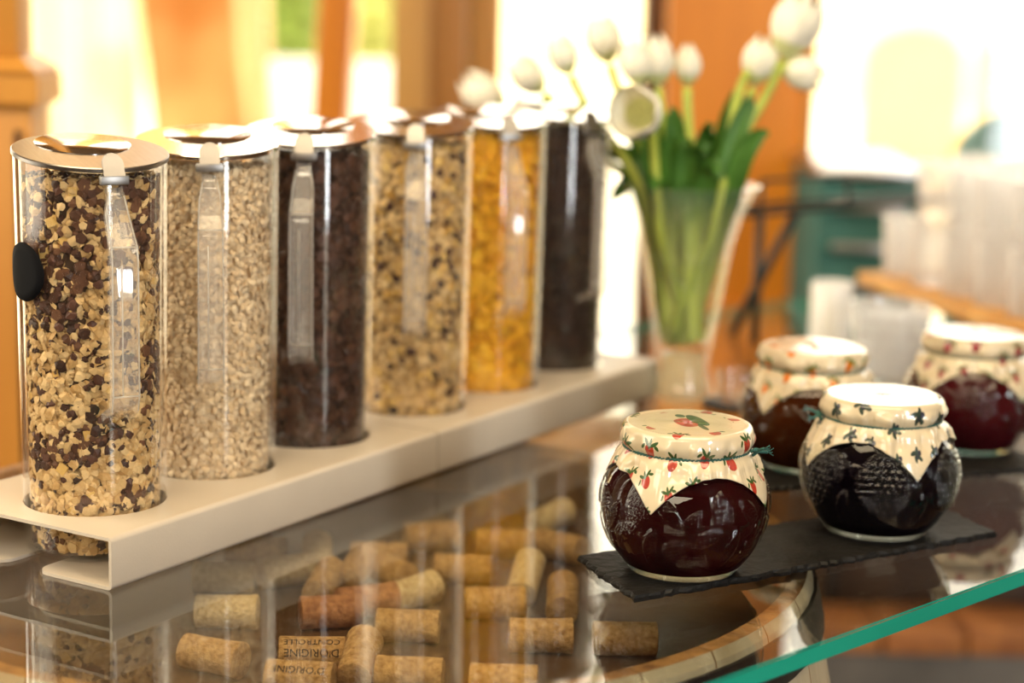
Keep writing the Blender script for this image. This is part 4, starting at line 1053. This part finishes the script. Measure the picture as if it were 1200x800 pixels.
for k in range(4):
    z1 = hc - .012 - k * .055; box('drawer', (-wc * .58, -.008, z1 - .045), (wc * 1.05, 0, z1), M['teal'], cr, .002)
    if k < 2: pass
box('cabinet_top', (-wc * .7, -.02, hc), (wc * 1.15, .31, hc + .012), M['brushed'], cr, .002)
for k in range(3): box('drawer_handle', (-wc * .4, -.016, hc - .046 - k * .055), (wc * .8, -.008, hc - .036 - k * .055), M['brushed'], cr, .001)

# raised wooden board with glassware
zb_ = .045
e0, e1 = onz(1004, 318, zb_), onz(1215, 390, zb_); bdx = (e1 - e0); LB = bdx.length + .12; bdx.normalize(); bdy = Vector((-bdx.y, bdx.x, 0))
if bdy.y < 0: bdy = -bdy
bd = empty('display_shelf', (e0.x, e0.y, 0)); tag(bd, 'low wooden shelf on dark legs crowded with glasses at the right', 'shelf')
bd.rotation_euler.z = math.atan2(bdx.y, bdx.x); DB = .30
box('shelf_board', (0, 0, zb_ - .014), (LB, DB, zb_), M['timber'], bd, .002)
for x in (.012, LB * .42, LB - .05):
    for y in (.02, DB - .02): box('leg', (x - .006, y - .006, .0005), (x + .006, y + .006, zb_ - .014), M['wood_dark'], bd, .001)
lab_t = ['upside down tumbler on the low shelf, row nearest the viewer', 'upside down tumbler on the low shelf, back row']
def tumbler(p, r, h, label, grp, name='tumbler', cat='glass'):
    V, Fc = lathe([(0, .0), (r * .85, 0), (r * .88, .003), (r, h), (r - .0018, h), (r * .85 - .001, .006), (0, .006)], 28)
    o = obj_from(name, V, Fc, M['frosted'], None, smooth=True); o.data.set_sharp_from_angle(angle=R(40)); o.location = p; tag(o, label, cat, grp); return o
MW = bd.matrix_world
def bp_(x, y): c, s = math.cos(bd.rotation_euler.z), math.sin(bd.rotation_euler.z); return Vector((e0.x + c * x - s * y, e0.y + s * x + c * y, zb_ + .0004))
for r_ in range(3):  # the tumblers' milky white paints window glare on plain glass
    for k in range(6):
        x = .032 + k * .072; y = .045 + r_ * .085
        if x < LB - .03:
            g0 = tumbler(bp_(x, y), .027, .070 + .006 * ((r_ + k) % 2), ['frosted tumbler in the front row on the low wooden shelf', 'frosted tumbler in the middle row on the low wooden shelf', 'frosted tumbler in the back row on the low wooden shelf'][r_], 'tumblers on the low shelf')
            tumbler(bp_(x, y) + Vector((0, 0, .079)), .025, .062, ['frosted tumbler stacked on the front row of the low wooden shelf', 'frosted tumbler stacked on the middle row of the low wooden shelf', 'frosted tumbler stacked on the back row of the low wooden shelf'][r_], 'upper tumblers on the low shelf') if (k > 0 or r_ > 0) and k < 6 else None
# ------- foreground-side small things behind the jars
wc_ = onz(972, 405); o = empty('white_canister', wc_); tag(o, 'plain white ceramic canister behind the amber jam jar', 'canister'); sc2 = F_PX / (wc_ - CAM).dot(vF)
hcn = (aty(972, 330, wc_.y).z)
lathe_obj('canister_body', [(0, .0004), (.020, .0004), (.0225, .003), (.0225, hcn - .003), (.021, hcn), (.0195, hcn), (.0195, .006), (0, .006)], M['ceramic'], o, 40)
bs = onz(1040, 440); nb = 5
for k in range(nb):
    r = .031 + .002 * k; h = .016
    V, Fc = lathe([(0, 0), (r * .9, 0), (r, .003), (r * 1.03, h), (r * 1.03 - .0015, h), (r - .002, .005), (0, .0035)], 40)
    b3 = obj_from('glass_bowl', V, Fc, M['frosted'], None, smooth=True); b3.data.set_sharp_from_angle(angle=R(40)); b3.location = (bs.x, bs.y, .0005 + k * .0142)
    tag(b3, ['bottom', 'second', 'middle', 'fourth', 'top'][k] + ' glass bowl of the stack between the two rear jam jars', 'bowl', 'stack of small glass bowls')
cb = onz(862, 476); o = empty('glass_cup', cb); tag(o, 'small clear glass cup on a black coaster left of the amber jam jar', 'cup')
lathe_obj('cup_body', [(0, .0048), (.016, .0048), (.018, .008), (.0195, .030), (.0185, .034), (.0170, .030), (.0160, .010), (0, .008)], M['glassware'], o, 36)
o2 = lathe_obj('coaster', [(0, .0003), (.030, .0003), (.031, .002), (.030, .0044), (0, .0044)], M['slate'], None, 40, loc=cb); tag(o2, 'round black coaster under the small glass cup', 'coaster')

# low wall of grey stone with one course of orange bricks, seen through and under the glass at the lower right
M['brick'] = plain('orange_brick', (.62, .24, .06), .7, var2=(.30, .10, .03), scale=25, bump=.5)
M['stone'] = plain('grey_stone', (.16, .14, .12), .7, var=.3, scale=6, bump=.4, bscale=40)
lx0, lx1 = aty(935, 750, 2.42).x, 1.25; lz = aty(1130, 768, 2.42).z
lw = struct(box('wall_low', (lx0, 2.42, -.94), (lx1, 2.52, lz), M['stone'], None, .003))
nb_ = 8; bl_ = (lx1 - lx0) / nb_
for i in range(nb_):
    box('brick', (lx0 + i * bl_ + .003, 2.418 - .002 * (i % 2), lz + .0005), (lx0 + (i + 1) * bl_ - .003, 2.522, lz + .034 + .0015 * (i % 3)), M['brick'], lw, .003)
